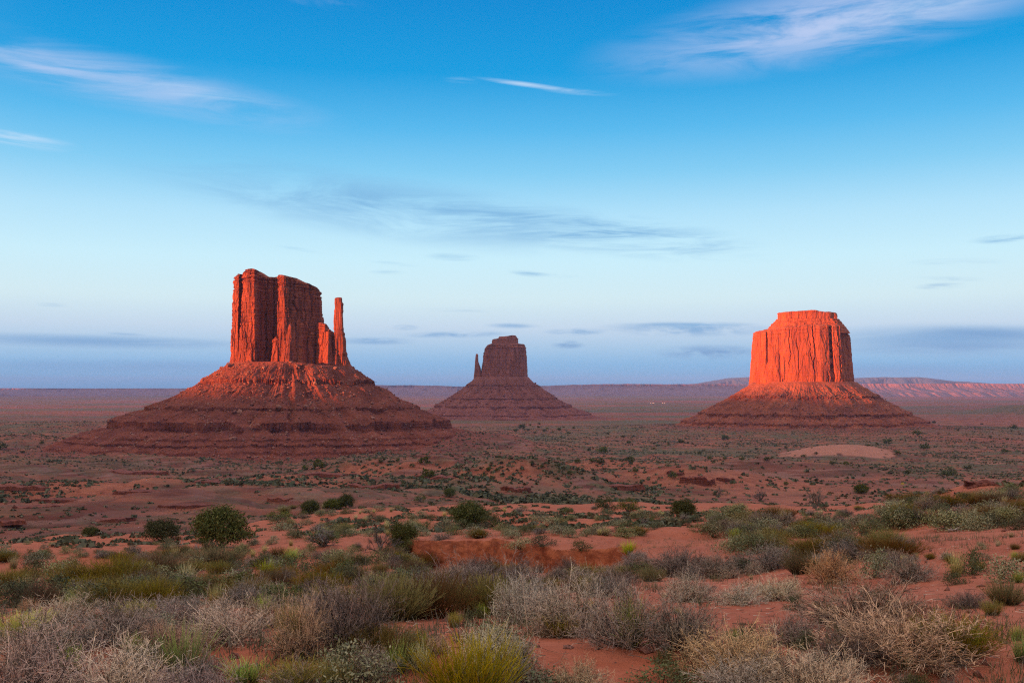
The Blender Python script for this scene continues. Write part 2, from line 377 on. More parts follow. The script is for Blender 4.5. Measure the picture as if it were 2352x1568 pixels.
# ------------------------------------------------------------------ ground mesh
def build_ground():
    segs = [(1.2, 30, 170), (30, 56, 150), (56, 200, 120), (200, 1700, 300), (1700, 90000, 130)]
    rs = np.concatenate([np.geomspace(a, b, n, endpoint=False) for a, b, n in segs]+[[90000]])
    a_in = np.linspace(-R(33), R(33), 860); a_out = np.linspace(R(33), 2*math.pi-R(33), 120)[1:-1]
    an = np.concatenate([a_in, a_out]); nc = len(an)
    RR, AA = np.meshgrid(rs, an, indexing='ij')
    x = RR*np.sin(AA); y = RR*np.cos(AA)
    z = ground(x.ravel(), y.ravel()).reshape(x.shape)
    d = y; X = CX+F*np.clip(x/np.maximum(y, .1), -3, 3)
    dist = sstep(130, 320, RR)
    dx = np.gradient(z, axis=0)/np.maximum(np.gradient(RR, axis=0), 1e-6)
    rock = dist*np.maximum(sstep(.02, .16, dx), .8*sstep(.22, .4, -dx))*(1-sstep(2500, 4500, RR))  # slopes facing the viewer darkened as ledge rock, painting in relief shade
    bankm = sstep(.25, .6, dx)*(RR > 28)*(RR < 60)
    rock = np.maximum(rock, .38*dist*(1-sstep(900, 1500, X))*(1-sstep(1000, 1500, RR)))
    scrub = dist*(.75+.25*fbm(x/500, y/500, 0, 2, 61))
    scrub *= 1-.45*(1-sstep(700, 1300, X))*(1-sstep(1100, 1700, RR))
    bare = sstep(1500, 1750, X)*(1-sstep(880, 1000, RR))*sstep(420, 520, RR)     # open flat below the right rim
    scrub *= 1-.75*bare
    ochre = np.zeros_like(x)                                     # bare orange earth on the fronts of the low mounds
    for X0, D0, ra, rb in ((1590, 650, 90, 42), (1185, 575, 55, 26), (1420, 930, 90, 40), (880, 720, 70, 30), (700, 535, 55, 24), (640, 600, 50, 24), (1990, 470, 60, 40), (2320, 900, 90, 50), (160, 500, 60, 26)):
        e = np.hypot((x-(X0-CX)/F*D0)/ra, (y-D0)/rb)
        ochre = np.maximum(ochre, 1-sstep(.35, 1.15, e+.7*fbm(x/26, y/26, 0, 4, 79)))
    scrub = scrub*(1-.8*ochre)
    def ell(X0, D0, rx, ry, s=1.0):
        e = ((x-(X0-CX)/F*D0)/rx)**2+((y-D0)/ry)**2
        return s*(1-sstep(.72, 1.05, e+fbm(x/34, y/34, 0, 4, 71)*1.25+.45*vnoise(x/9, y/9, 0, 72)*(y < D0)))
    sand = np.maximum.reduce([ell(1888, 1326, 50, 46), ell(1965, 1300, 62, 30), ell(1925, 1312, 50, 40), ell(2260, 1180, 45, 24, .7), ell(1300, 545, 40, 25, .35), ell(1195, 880, 30, 25, .35)])
    sand = np.maximum(sand, .35*bare*(.5+.5*fbm(x/90, y/90, 0, 3, 75)))
    apron = 0*x
    for X0, D0, ra, rb in ((655, 1590, 370, 320), (1848, 2550, 400, 330), (1153, 3930, 420, 340)):
        e = np.hypot((x-(X0-CX)/F*D0)/ra, (y-D0)/rb)
        apron = np.maximum(apron, 1-sstep(.82, 1.28, e+.28*fbm(x/130, y/130, 0, 4, 77)+.12*fbm(x/25, y/25, 0, 3, 78)))
    scrub = np.clip(scrub*(1-sand)*(1-.8*apron), 0, 1)
    V = np.stack([x, y, z], -1).reshape(-1, 3)
    q = grid_quads(len(rs), nc, True, True)
    c0 = len(V); V = np.vstack([V, [[0, 0, 0]]])
    j = np.arange(nc); t = np.stack([np.full(nc, c0), (j+1) % nc, j], -1)
    app = lambda a: np.append(a.ravel(), 0)
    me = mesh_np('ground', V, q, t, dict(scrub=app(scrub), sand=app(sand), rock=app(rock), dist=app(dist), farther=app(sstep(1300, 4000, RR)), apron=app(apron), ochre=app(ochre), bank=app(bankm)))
    o = link('ground', me, M['ground']); tag(o, 'red sandy desert ground falling away to a wide valley floor', kind='structure')
build_ground()

# ------------------------------------------------------------------ buttes
def resample(pts, n):
    p = np.array(pts, float); q = np.vstack([p, p[:1]])
    L = np.concatenate([[0], np.cumsum(np.hypot(*np.diff(q, axis=0).T))])
    return L/L[-1], q
def prism(pb, pt, zb, ztop, n, rows, k, seed, amp=1.0, taper=1.0, beds=1.0, cap=10, topround=.03, cracks=(), x0=0.0):
    """a cliff-walled block. pb / pt: outline at foot and at top (metres), zb: foot height, ztop: function of x giving the height of the top"""
    Lb, qb = resample(pb, n); _, qt = resample(pt, n); qt = np.array(qt)
    s = np.linspace(0, 1, n, endpoint=False)
    ob = np.stack([np.interp(s, Lb, qb[:, i]) for i in (0, 1)], -1); ot = np.stack([np.interp(s, Lb, qt[:, i]) for i in (0, 1)], -1)
    v = np.linspace(0, 1, rows)[:, None]
    P = ob[None]*(1-v[..., None]) + ot[None]*v[..., None]
    T = np.roll(P, -3, 1)-np.roll(P, 3, 1); T /= np.linalg.norm(T, axis=-1, keepdims=True)+1e-9
    Nn = np.stack([T[..., 1], -T[..., 0]], -1)                    # outline runs counter-clockwise: this points outwards
    zt = ztop(P[-1, :, 0])[None, :]
    z = zb + (zt-zb)*v
    x, y = P[..., 0], P[..., 1]
    X, Y, Z = x/k, y/k, z/k                                       # k scales the relief with the size of the butte
    wx = fbm(X*.05, Y*.05, Z*.03, 2, seed+50)*6
    fl = fbm((X+wx)*.045, Y*.045, Z*.008, 3, seed)*3.6
    pillar = (np.sqrt(np.abs(vnoise((X+wx)*.06, Y*.06, Z*.006, seed+1)))-.6)*3.4       # columns parted by sharp joints
    small = (np.sqrt(np.abs(vnoise((X+wx*.5)*.19, Y*.19, Z*.014, seed+2)))-.6)*1.3
    zj = Z*.030+vnoise(X*.06, Y*.06, 0, seed+9)*1.5
    blk = (_h(np.floor((X+wx)*.10+_h(np.floor(zj), 0*X, 0*X, seed+8)*.7), np.floor(Y*.10+.3), np.floor(zj), seed+3)-.5)*4.0      # slabs fallen away
    zj2 = Z*.085+vnoise(X*.1, Y*.1, 0, seed+19)*1.5
    blk = blk + (_h(np.floor((X+wx)*.23+_h(np.floor(zj2), 0*X, 0*X, seed+18)*.7), np.floor(Y*.23+.3), np.floor(zj2), seed+13)-.5)*1.7
    bed = vnoise(Z*.28, X*.012, Y*.012, seed+4)*.8 + np.sign(vnoise(Z*.55, X*.02, Y*.02, seed+5))*.45
    topw = sstep(.80, .93, v)
    off = amp*k*((fl+pillar+small+blk)*(1-.35*topw) + bed*beds*(1+2.2*topw))
    off = off - k*taper*topround*100*sstep(.97, 1.0, v)**2
    off = off + k*amp*2.2*np.exp(-v*14)                            # broken rubbly foot
    vv = np.broadcast_to(v, x.shape)
    for xc, wd, dp, v0, v1, wob in cracks:                         # long open joints in the face
        xw = (xc-x0) + wob*vnoise(Z*.035, 0*Z+xc, 0, seed+77) + .35*wob*vnoise(Z*.14, 0*Z+xc, 0, seed+78)
        m = np.exp(-(np.abs(X-xw)/(wd*1.25))**4)*(Nn[..., 1] < .15)*sstep(v0-.04, v0+.04, vv)*(1-sstep(v1-.04, v1+.04, vv))
        off = off - k*dp*1.25*m
    x = x + Nn[..., 0]*off; y = y + Nn[..., 1]*off
    z = z + k*fbm(X*.09, Y*.09, 0, 3, seed+7)*1.6*topw
    rings = [np.stack([x, y, z], -1)]
    xl, xr = np.percentile(x[-1], 12), np.percentile(x[-1], 88); ym = y[-1].mean()
    cx_ = np.clip(x[-1], xl, xr); top = rings[0][-1]
    caps = []
    for i in range(1, cap+1):
        t = (i/cap)
        xx = top[:, 0]*(1-t)+cx_*t; yy = top[:, 1]*(1-t)+ym*t
        zc = top[:, 2]*(1-t)+ztop(cx_)*t + k*(1.6*np.sqrt(t) + fbm(xx/k*.12, yy/k*.12, 0, 3, seed+6)*1.4*min(1, 3*t))
        caps.append(np.stack([xx, yy, zc], -1))
    V = np.vstack([rings[0].reshape(-1, 3), np.array(caps).reshape(-1, 3)])
    return V, grid_quads(rows+cap, n, True)
def join(parts):
    V, Q, o = [], [], 0
    for v, q in parts: V.append(v); Q.append(q+o); o += len(v)
    return np.vstack(V), np.vstack(Q)

def talus(R0, Z0, prof, scale_fn, k, seed, n=900, inner=.5, gully=1.0, zoff=0.0):
    """skirt of scree and bedded ledges. R0(theta): radius of the cliff foot; prof: list of (out, drop, ledge) rows; scale_fn(theta): stretch of out"""
    th = np.linspace(0, 2*math.pi, n, endpoint=False)
    rows = []
    for (o0, z0, l0), (o1, z1, l1) in zip(prof[:-1], prof[1:]):
        steep = (z0-z1) > 2.5*(o1-o0)
        m = max(3, int((abs(z1-z0)*1.5+(o1-o0)*.7)/k/2.0)) if not steep else 5
        for i in range(m): t = i/m; rows.append((o0*(1-t)+o1*t, z0*(1-t)+z1*t, l1 if steep else 0))
    rows.append((*prof[-1][:2], 0))
    rows = [(0, prof[0][1], 0)]+rows
    A = np.array(rows); nr = len(A)
    sc = scale_fn(th)[None]; r0 = R0(th)[None]
    c, s = np.cos(th)[None], np.sin(th)[None]
    out = A[:, 0][:, None]; zz = A[:, 1][:, None]+0*th[None]; lg = A[:, 2][:, None]+0*th[None]
    r = r0+out*sc*(1+sstep(20*k, 120*k, out)*(.13*fbm(c*2.6+seed, s*2.6, 0, 3, seed+91)+.06*fbm(c*14, s*14, 0, 3, seed+92)))
    r[0] = r0*inner
    xx, yy = r*c/k, r*s/k
    # each ledge wanders in and out; where scree buries it the step is smeared
    wander = fbm(c*6+seed, s*6, A[:, 1][:, None]/k*.02, 4, seed+3)*11 + fbm(c*26, s*26, A[:, 1][:, None]/k*.012, 3, seed+4)*5.5
    fade = sstep(0, 25, out/k)
    wl = 1-sstep(.8, 1, np.arange(nr)/nr)[:, None]*.3
    big_ = fbm(c*2.3+seed, s*2.3, 0, 2, seed+33)*.5+.5
    r = r + k*fade*wander*wl*gully
    notch = (np.sqrt(np.abs(vnoise(c*46, s*46, A[:, 1][:, None]/k*.01, seed+9)))-.6)*7*k
    r = r + lg*notch
    wv = fbm(c*7, s*7, out/k*.012, 2, seed+40)*.5
    g = ridged(c*9+wv, s*9+wv, out/k*.012, 4, seed+5)*1.9*big_ + fbm(xx*.045, yy*.045, 0, 5, seed+6)*4.6 + ridged(xx*.09, yy*.09, 0, 3, seed+60)*1.1
    g = g - 7.5*sstep(.35, .9, ridged(c*3.3+wv*.6+seed, s*3.3+wv*.6, 0, 2, seed+95))*sstep(15*k, 60*k, out)*(1-sstep(230*k, 330*k, out))
    bury = sstep(.10, .46, fbm(c*4.5+5, s*4.5, A[:, 1][:, None]/k*.016, 4, seed+44))            # scree fans that bury the ledges in places
    uo = np.unique(A[:, 0]); zo = np.interp(uo, A[:, 0], A[:, 1]); ker = 46*k
    zsm = np.array([np.average(zo, weights=np.exp(-((uo-q)/ker)**2)*np.gradient(uo)) for q in uo])
    z_fan = np.interp(A[:, 0], uo, zsm)[:, None]+0*th[None]
    z_fan = np.where(out < 20*k, zz, z_fan)
    bury = bury*np.clip((out/k-20)/15, 0, 1)
    zz = zz*(1-bury)+z_fan*bury; lg = lg*(1-bury)
    z = zz + k*fade*g*(1-lg*.75)*gully + zoff 
    xx, yy = r*c, r*s
    z = z + k*2.3*fbm(xx/k*.20, yy/k*.22, 0, 4, seed+8, .65)*fade
    z = z + Z0(th)[None]*np.exp(-out/k/60)
    V = np.stack([xx, yy, z], -1).reshape(-1, 3)
    return V, grid_quads(nr, n, True), lg.ravel()
def rocks(count, place, size, seed):
    """loose angular boulders as one mesh"""
    rg = np.random.default_rng(seed)
    base = np.array([(1,0,0),(-1,0,0),(0,1,0),(0,-1,0),(0,0,1),(0,0,-1),(.6,.6,.6),(-.6,.6,.6),(.6,-.6,.6),(-.6,-.6,.6)], float)
    tri = np.array([(4,6,8),(4,7,6),(4,9,7),(4,8,9),(0,8,6),(2,6,7),(1,7,9),(3,9,8),(5,0,2),(5,2,1),(5,1,3),(5,3,0),(0,6,2),(2,7,1),(1,9,3),(3,8,0)])
    V, Tt = [], []
    for i in range(count):
        p = place(rg); sz = size(rg)
        v = base*(1+rg.uniform(-.3, .3, (10, 1)))*sz*rg.uniform(.6, 1.3, 3)
        a = rg.uniform(0, 6.28); ca, sa = math.cos(a), math.sin(a)
        v = v@np.array([[ca, sa, 0], [-sa, ca, 0], [0, 0, 1]])
        V.append(v+p); Tt.append(tri+10*i)
    return np.vstack(V), np.vstack(Tt)

def west_butte():
    D = 1590.; k = D/F; X0 = 655.
    root = empty('mitten_butte', ((X0-CX)*k, D, EYE))
    tag(root, 'tall sunlit red butte with a slim thumb spire on its right', 'butte')
    x_ = lambda X: (X-X0)*k
    zz = lambda Y: (HY-Y)*k
    P = lambda pts: [(x_(a), b*k) for a, b in pts]
    foot = [(529,40),(527,8),(532,-18),(541,-28),(553,-30),(556,-14),(559,-14),(562,-32),(578,-40),(597,-46),(602,-8),(618,4),(636,4),(643,-18),(646,-40),(664,-46),(682,-34),(702,-10),(720,14),(732,34),(738,58),(718,88),(640,96),(560,84)]
    top =  [(538,34),(537,10),(541,-8),(547,-17),(555,-20),(558,-6),(560,-6),(562,-22),(578,-31),(594,-38),(599,4),(616,12),(637,10),(644,-8),(646,-30),(661,-34),(676,-14),(694,12),(709,32),(721,46),(725,64),(708,80),(640,86),(566,74)]
    tx = [x_(v) for v in (520,536,542,560,567,575,590,603,606,622,644,661,678,694,718,724,740)]
    ty = [zz(v) for v in (660,642,634,629,623,619.5,622,630,634,636,634,636.5,638.5,646.5,655.5,662,668)]
    ft = lambda x: np.interp(x, tx, ty)
    parts = [prism(P(foot), P(top), zz(862), ft, 1500, 230, k, 101, .8, x0=X0, cracks=[(557.5,2.0,9,.3,.98,3),(588,.8,4,.0,.5,3),(612,1.6,5,.1,1,3),(628,1.2,5,.2,1,3),(672,1.1,4,.25,1,4),(684,1.4,6,.1,1,4),(698,1.2,5,.0,.95,4),(709,1.3,5,.35,1,3),(568,.8,3,.0,.6,4),(655,.7,3,.0,.45,3)])]
    # lower buttresses leaning on the foot of the wall
    def low(pts, yt, seed, lean=.5, n=300, amp=.5, back=9):
        c = np.mean(np.array(pts), axis=0); tp = [(c[0]+(a-c[0])*lean, c[1]+(b-c[1])*lean+back) for a, b in pts]
        xm, hw = x_(c[0]), (max(p[0] for p in pts)-min(p[0] for p in pts))*k/2
        parts.append(prism(P(pts), P(tp), zz(862), lambda x, yt=yt: zz(yt)-np.abs(x-xm)/hw*9*k, n, 90, k, seed, amp, cap=5))
    low([(629,-14),(631,-40),(648,-46),(652,-20),(644,0)], 774, 131, .68, back=3)
    low([(549,-10),(553,-40),(572,-48),(579,-30),(574,-4)], 738, 137, .5, back=12)
    low([(568,-10),(570,-46),(590,-54),(598,-36),(594,-4)], 762, 139, .6, back=10)
    low([(650,-8),(654,-54),(676,-58),(690,-36),(686,4)], 722, 141, .5, 360, back=16)
    low([(676,4),(680,-40),(700,-38),(710,-14),(704,16)], 742, 143, .5, 320, back=16)
    low([(700,18),(704,-20),(722,-14),(730,12),(724,34)], 762, 145, .55, 320, back=12)
    V, Q = join(parts)
    link('main_tower', mesh_np('main_tower', V, Q, smooth=False), M['rock'], root)
    # broken shoulder between tower and thumb
    parts = []
    foot = [(722,16),(726,-10),(742,-20),(756,-26),(768,-24),(775,-14),(790,-22),(802,-14),(806,14),(790,44),(745,52)]
    top =  [(727,18),(729,0),(740,-8),(748,-13),(756,-11),(760,-6),(764,-6),(768,-2),(769,12),(764,28),(738,34)]
    sx = [x_(v) for v in (720,729,732,736,749,750,752,762,768,772)]; sy = [zz(v) for v in (744,744,741,741,746,756,758,762,766,784)]
    parts.append(prism(P(foot), P(top), zz(872), lambda x: np.interp(x, sx, sy), 700, 120, k, 151, .75))
    low([(741,-8),(744,-34),(760,-42),(771,-28),(766,0)], 757, 157, .40, back=13)
    low([(760,0),(763,-30),(778,-38),(788,-24),(784,2)], 800, 158, .45, back=10)
    low([(726,10),(729,-22),(743,-28),(752,-8),(746,16)], 768, 159, .45, back=12)
    V, Q = join(parts)
    link('shoulder', mesh_np('shoulder', V, Q, smooth=False), M['rock'], root)
    # thumb: slim spire with a knob, widening to a buttress below
    lev = [(872,764,815),(856,765.5,811),(842,767,806),(825,768.5,801),(810,769,798),(795,768.5,795.5),(780,768,794),(766,768,791.5),(752,767.6,789),(738,767.4,788.2),(722,768,788.5),(706,769.4,789.6),(698,769.2,790.4),(694,769,787),(688,769,786),(685,770,785.6),(683.4,774,784)]
    n = 300; th = np.linspace(0, 2*math.pi, n, endpoint=False)
    ls = np.array(lev); yy = np.linspace(872, 683.4, 220)
    xl, xr = np.interp(yy, ls[::-1, 0], ls[::-1, 1]), np.interp(yy, ls[::-1, 0], ls[::-1, 2])
    c, h = (xl+xr)/2, (xr-xl)/2
    sq = lambda t: np.sign(t)*np.abs(t)**.6
    xx = x_(c)[:, None]+(h*k)[:, None]*sq(np.cos(th))[None]; yd = ((-6+4*np.linspace(0, 1, 220))*k)[:, None]+(h*k*.9)[:, None]*sq(np.sin(th))[None]
    zc = zz(yy)[:, None]+0*th[None]
    o = (fbm(xx/k*.12, yd/k*.12, zc*.015, 3, 161)*1.3 + vnoise(zc*.25, xx*.02, yd*.02, 163)*.5 + (np.sqrt(np.abs(vnoise(xx*.3, yd*.3, zc*.02, 165)))-.6)*.9)
    o *= (.5+h/16)[:, None]
    xx = xx+np.cos(th)*o; yd = yd+np.sin(th)*o
    V = np.stack([xx, yd, zc], -1).reshape(-1, 3); Q = grid_quads(220, n, True)
    V = np.vstack([V, [[x_(779), -4*k, zz(683)]]]); j = np.arange(n); T = np.stack([219*n+j, 219*n+(j+1) % n, np.full(n, len(V)-1)], -1)
    link('thumb_spire', mesh_np('thumb_spire', V, Q, T), M['rock'], root)
    # scree skirt
    cxm = x_(668); 
    def R0(t): return 1/np.sqrt((np.cos(t)/(140*k))**2+(np.sin(t)/(66*k))**2)
    prof = [(0,zz(832),0),(14*k,zz(843),0),(40*k,zz(862),0),(58*k,zz(871),0),(59.5*k,zz(882),1),(88*k,zz(893),0),(118*k,zz(911),0),(158*k,zz(926),0),(180*k,zz(933),0),(181.5*k,zz(940),1),(226*k,zz(954),0),(258*k,zz(963),0),(260*k,zz(983),1),(300*k,zz(990),0),
            (326*k,zz(995),0),(328*k,zz(1000),1),(352*k,zz(1006),0),(354*k,zz(1011),1),(384*k,zz(1019),0),(386*k,zz(1024),1),(420*k,zz(1034),0),(424*k,zz(1042),1),(470*k,zz(1060),0),(530*k,zz(1090),0)]
    def sc(t):
        cs, sn = np.cos(t), np.sin(t)
        side = np.where(cs > 0, .86, 1.02); fr = .62
        w = np.abs(cs)**1.5
        return side*w+fr*(1-w)
    V, Q, lg = talus(R0, lambda t: 6*k*np.sin(t)*0-10*k*np.maximum(0, np.cos(t))**2, prof, sc, k, 171, 1500)
    V[:, 0] += cxm
    link('scree_skirt', mesh_np('scree_skirt', V, Q, None, dict(ledge=lg), smooth=False), M['talus'], root)
    TV = V
    idx = np.arange(len(TV)); front = idx[(TV[:, 1] < 20) & (TV[:, 2] > zz(1035))]
    def place(rg):
        p = TV[front[rg.integers(len(front))]]; return p + rg.uniform(-3, 3, 3)*(1, 1, .1)
    RV, RT = rocks(5600, place, lambda rg: .45+2.1*rg.random()**7 if rg.random() > .005 else rg.uniform(2.5, 5.5), 173)
    b = link('boulders', mesh_np('boulders', RV, None, RT, smooth=False), M['boulder'], root); tag(b, kind='stuff')

def merrick():
    D = 2550.; k = D/F; X0 = 1848.
    root = empty('broad_butte', ((X0-CX)*k, D, EYE))
    tag(root, 'broad blocky orange-red butte with a flat cap and dark vertical cracks, standing at the right', 'butte')
    x_ = lambda X: (X-X0)*k
    zz = lambda Y: (HY-Y)*k
    P = lambda pts: [(x_(a), b*k) for a, b in pts]
    foot = [(1727,40),(1727,0),(1733,-30),(1748,-48),(1790,-58),(1830,-64),(1866,-68),(1890,-62),(1895,-52),(1900,-58),(1914,-56),(1924,-50),(1935,-28),(1950,-6),(1969,16),(1976,42),(1954,90),(1850,110),(1750,90)]
    top =  [(1739,36),(1739,2),(1741,-20),(1750,-34),(1790,-43),(1830,-51),(1866,-54),(1886,-50),(1890,-40),(1894,-47),(1906,-45),(1915,-40),(1927,-18),(1942,4),(1959,22),(1962,46),(1940,78),(1850,92),(1760,76)]
    tx = [x_(v) for v in (1730,1747,1751,1756,1766,1790,1830,1856,1880,1920,1942,1950,1957,1965)]
    ty = [zz(v) for v in (760.5,760.5,763,760,756,753,750,748,748,748,750,757,766,772)]
    parts = [prism(P(foot), P(top), zz(905), lambda x: np.interp(x, tx, ty), 1500, 200, k*.92, 201, .46, beds=.8, topround=.055, x0=0, cracks=[(a_*k/(k*.92), w_, d_, p_, q_, wb) for a_, w_, d_, p_, q_, wb in [(1752-X0,1.5,5,.5,1,1.5),(1800-X0,.8,3,.4,.95,4),(1818-X0,.8,3,.2,.8,4),(1853-X0,1.1,6,.02,1,5),(1846-X0,.8,4,.4,.75,4),(1882-X0,1.1,6,.0,.3,4),(1896-X0,2.4,12,.0,.98,4),(1914-X0,1.2,6,.05,.95,4),(1922-X0,1.2,6,.0,1,4),(1931-X0,1.8,8,.0,1,4),(1780-X0,.8,3,.1,.6,4),(1950-X0,1.5,6,.0,1,4)]])]
    V, Q = join(parts)
    link('main_tower', mesh_np('main_tower', V, Q, smooth=False), M['rock_orange'], root)
    # stepped beds and slope under the cap
    parts = []
    def ring(xs, ys, xe, ye, yt, yb, seed, amp, tin=3):
        a = [(xs,10),(xs+4,-ys*.6),(xs+26,-ys),((xs+xe)/2,-ys-6),(xe-26,-ys),(xe-4,-ys*.5),(xe,12),(xe-20,ye),((xs+xe)/2,ye+6),(xs+20,ye)]
        c = np.mean(np.array(a), 0); s = 1-tin/60
        b = [(c[0]+(p-c[0])*s, c[1]+(q-c[1])*s) for p, q in a]
        parts.append(prism(P(a), P(b), zz(yb), lambda x: 0*x+zz(yt), 700, 30, k, seed, amp, beds=1.2, cap=6, topround=.004))
    for i, (xa, xb, ya, yb, yt) in enumerate(((1757,1950,37,76,756), (1763,1946,33,71,750), (1769,1942,29,67,744), (1775,1937,26,63,738.5), (1780,1932,24,59,733))):
        ring(xa, ya, xb, yb, yt, yt+10, 211+2*i, .36, 3.2)
    V, Q = join(parts); link('stepped_beds', mesh_np('stepped_beds', V, Q, smooth=False), M['rock_orange'], root)
    parts = []
    a = [(1788,10),(1790,-10),(1806,-20),(1840,-25),(1866,-26),(1896,-22),(1918,-12),(1925,4),(1920,40),(1860,54),(1800,42)]
    tx2 = [x_(v) for v in (1788,1800,1826,1850,1858,1864,1876,1900,1920,1926)]; ty2 = [zz(v) for v in (719.5,718,716.5,715.5,713,713.5,716,717.5,718,721)]
    parts.append(prism(P(a), P([(1857+(p-1857)*.995, q*.99) for p, q in a]), zz(737), lambda x: np.interp(x, tx2, ty2), 700, 40, k, 221, .40, beds=1.5, cap=6, topround=.006))
    V, Q = join(parts); link('cap_rock', mesh_np('cap_rock', V, Q, smooth=False), M['rock_orange'], root)
    def R0(t): return 1/np.sqrt((np.cos(t)/(118*k))**2+(np.sin(t)/(72*k))**2)
    prof = [(0,zz(877),0),(12*k,zz(888),0),(34*k,zz(902),0),(50*k,zz(909),0),(51*k,zz(914),1),(80*k,zz(928),0),(104*k,zz(941),0),(122*k,zz(948),0),(123*k,zz(954),1),(146*k,zz(961),0),(162*k,zz(967),0),(163*k,zz(971),1),(185*k,zz(980),0),(200*k,zz(1000),0)]
    def sc(t):
        w = np.abs(np.cos(t))**1.5
        return np.where(np.cos(t) > 0, .95, 1.0)*w+.85*(1-w)
    V, Q, lg = talus(R0, lambda t: 0*t, prof, sc, k, 231, 1200, gully=.62)
    link('scree_skirt', mesh_np('scree_skirt', V, Q, None, dict(ledge=lg), smooth=False), M['talus_or'], root)
    TV = V; idx = np.arange(len(TV)); front = idx[(TV[:, 1] < 10) & (TV[:, 2] < zz(900)) & (TV[:, 2] > zz(972))]
    def place(rg):
        p = TV[front[rg.integers(len(front))]]; return p + rg.uniform(-4, 4, 3)*(1, 1, .1)
    RV, RT = rocks(3600, place, lambda rg: .65+2.4*rg.random()**7 if rg.random() > .003 else rg.uniform(3, 7), 233)
    tag(link('boulders', mesh_np('boulders', RV, None, RT, smooth=False), M['boulder'], root), kind='stuff')

def east_butte():
    D = 3930.; k = D/F; X0 = 1160.
    root = empty('mitten_butte', ((X0-CX)*k, D, EYE))
    tag(root, 'shaded purple-brown butte with a thin thumb spire on its left, farthest of the three', 'butte')
    x_ = lambda X: (X-X0)*k
    zz = lambda Y: (HY-Y)*k
    P = lambda pts: [(x_(a), b*k) for a, b in pts]
    kk = k*.55
    foot = [(1100,20),(1101,-6),(1110,-18),(1130,-24),(1160,-27),(1186,-25),(1200,-18),(1213,-6),(1215,20),(1200,40),(1150,46),(1112,40)]
    top =  [(1113,14),(1114,-2),(1119,-10),(1134,-15),(1160,-18),(1184,-17),(1195,-12),(1205,-2),(1206,16),(1194,30),(1150,35),(1120,30)]
    tx = [x_(v) for v in (1108,1113,1119,1128,1150,1190,1192,1206,1212)]; ty = [zz(v) for v in (806,801,793,790,789,789,790,791,800)]
    parts = [prism(P(foot), P(top), zz(886), lambda x: np.interp(x, tx, ty), 1000, 150, kk, 301, .85)]
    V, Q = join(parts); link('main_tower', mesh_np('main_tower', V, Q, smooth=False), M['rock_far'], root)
    parts = []
    a = [(1130,4),(1131,-6),(1142,-11),(1160,-13),(1180,-12),(1189,-6),(1190,6),(1180,22),(1140,22)]
    parts.append(prism(P(a), P(a), zz(792), lambda x: np.interp(x, [x_(1130), x_(1145), x_(1146), x_(1192)], [zz(779.5), zz(778), zz(777), zz(777)]), 400, 24, kk, 311, .4, beds=1.4, cap=5, topround=.005))
    a = [(1145,2),(1146,-5),(1160,-9),(1178,-9),(1187,-4),(1188,6),(1178,18),(1150,18)]
    parts.append(prism(P(a), P(a), zz(780), lambda x: np.interp(x, [x_(1144), x_(1158), x_(1174), x_(1184), x_(1189)], [zz(774), zz(773), zz(771), zz(771), zz(775)]), 400, 24, kk, 313, .4, beds=1.4, cap=5, topround=.005))
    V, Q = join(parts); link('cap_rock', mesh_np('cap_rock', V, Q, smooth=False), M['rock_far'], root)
    n = 160; th = np.linspace(0, 2*math.pi, n, endpoint=False)
    lev = np.array([(886,1085,1112),(870,1088,1109),(855,1089.6,1106),(845,1090,1104),(838,1090.4,1101.5),(830,1090.8,1098.6),(820,1092,1098.2),(816,1092.6,1098.4),(813.5,1093.2,1097.6),(812.3,1094,1096.4)])
    yy = np.linspace(886, 812.3, 130); xl, xr = np.interp(yy, lev[::-1, 0], lev[::-1, 1]), np.interp(yy, lev[::-1, 0], lev[::-1, 2])
    c, h = (xl+xr)/2, (xr-xl)/2
    xx = x_(c)[:, None]+(h*k)[:, None]*np.cos(th)[None]; yd = (h*k*.9)[:, None]*np.sin(th)[None]+2*k; zc = zz(yy)[:, None]+0*th[None]
    o = fbm(xx*.1, yd*.1, zc*.02, 3, 321)*1.6*(.4+h/10)[:, None]
    xx = xx+np.cos(th)*o; yd = yd+np.sin(th)*o
    V = np.stack([xx, yd, zc], -1).reshape(-1, 3); Q = grid_quads(130, n, True)
    V = np.vstack([V, [[x_(1095.2), 2*k, zz(812)]]]); j = np.arange(n); T = np.stack([129*n+j, 129*n+(j+1) % n, np.full(n, len(V)-1)], -1)
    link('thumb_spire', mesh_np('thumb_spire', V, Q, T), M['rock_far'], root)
    def R0(t): return 1/np.sqrt((np.cos(t)/(60*k))**2+(np.sin(t)/(34*k))**2)
    prof = [(0,zz(865),0),(12*k,zz(878),0),(20*k,zz(884),0),(21*k,zz(887),1),(42*k,zz(902),0),(62*k,zz(914),0),(63*k,zz(917),1),(92*k,zz(931),0),(93*k,zz(936),1),(112*k,zz(942),0),(132*k,zz(950),0),(133*k,zz(953),1),(150*k,zz(958),0),(151*k,zz(961),1),(172*k,zz(967),0),(186*k,zz(985),0)]
    def sc(t):
        w = np.abs(np.cos(t))**1.5
        return np.where(np.cos(t) > 0, 1.0, .98)*w+.9*(1-w)
    V, Q, lg = talus(R0, lambda t: 0*t, prof, sc, kk, 331, 1000, gully=.8)
    V[:, 0] += x_(1153)
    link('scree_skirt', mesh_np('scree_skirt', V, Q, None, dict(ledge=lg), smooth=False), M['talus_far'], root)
    TV = V; idx = np.arange(len(TV)); front = idx[(TV[:, 1] < 10) & (TV[:, 2] < zz(880)) & (TV[:, 2] > zz(952))]
    def place(rg):
        p = TV[front[rg.integers(len(front))]]; return p + rg.uniform(-4, 4, 3)*(1, 1, .1)
    RV, RT = rocks(1500, place, lambda rg: 1.2+3*rg.random()**6, 333)
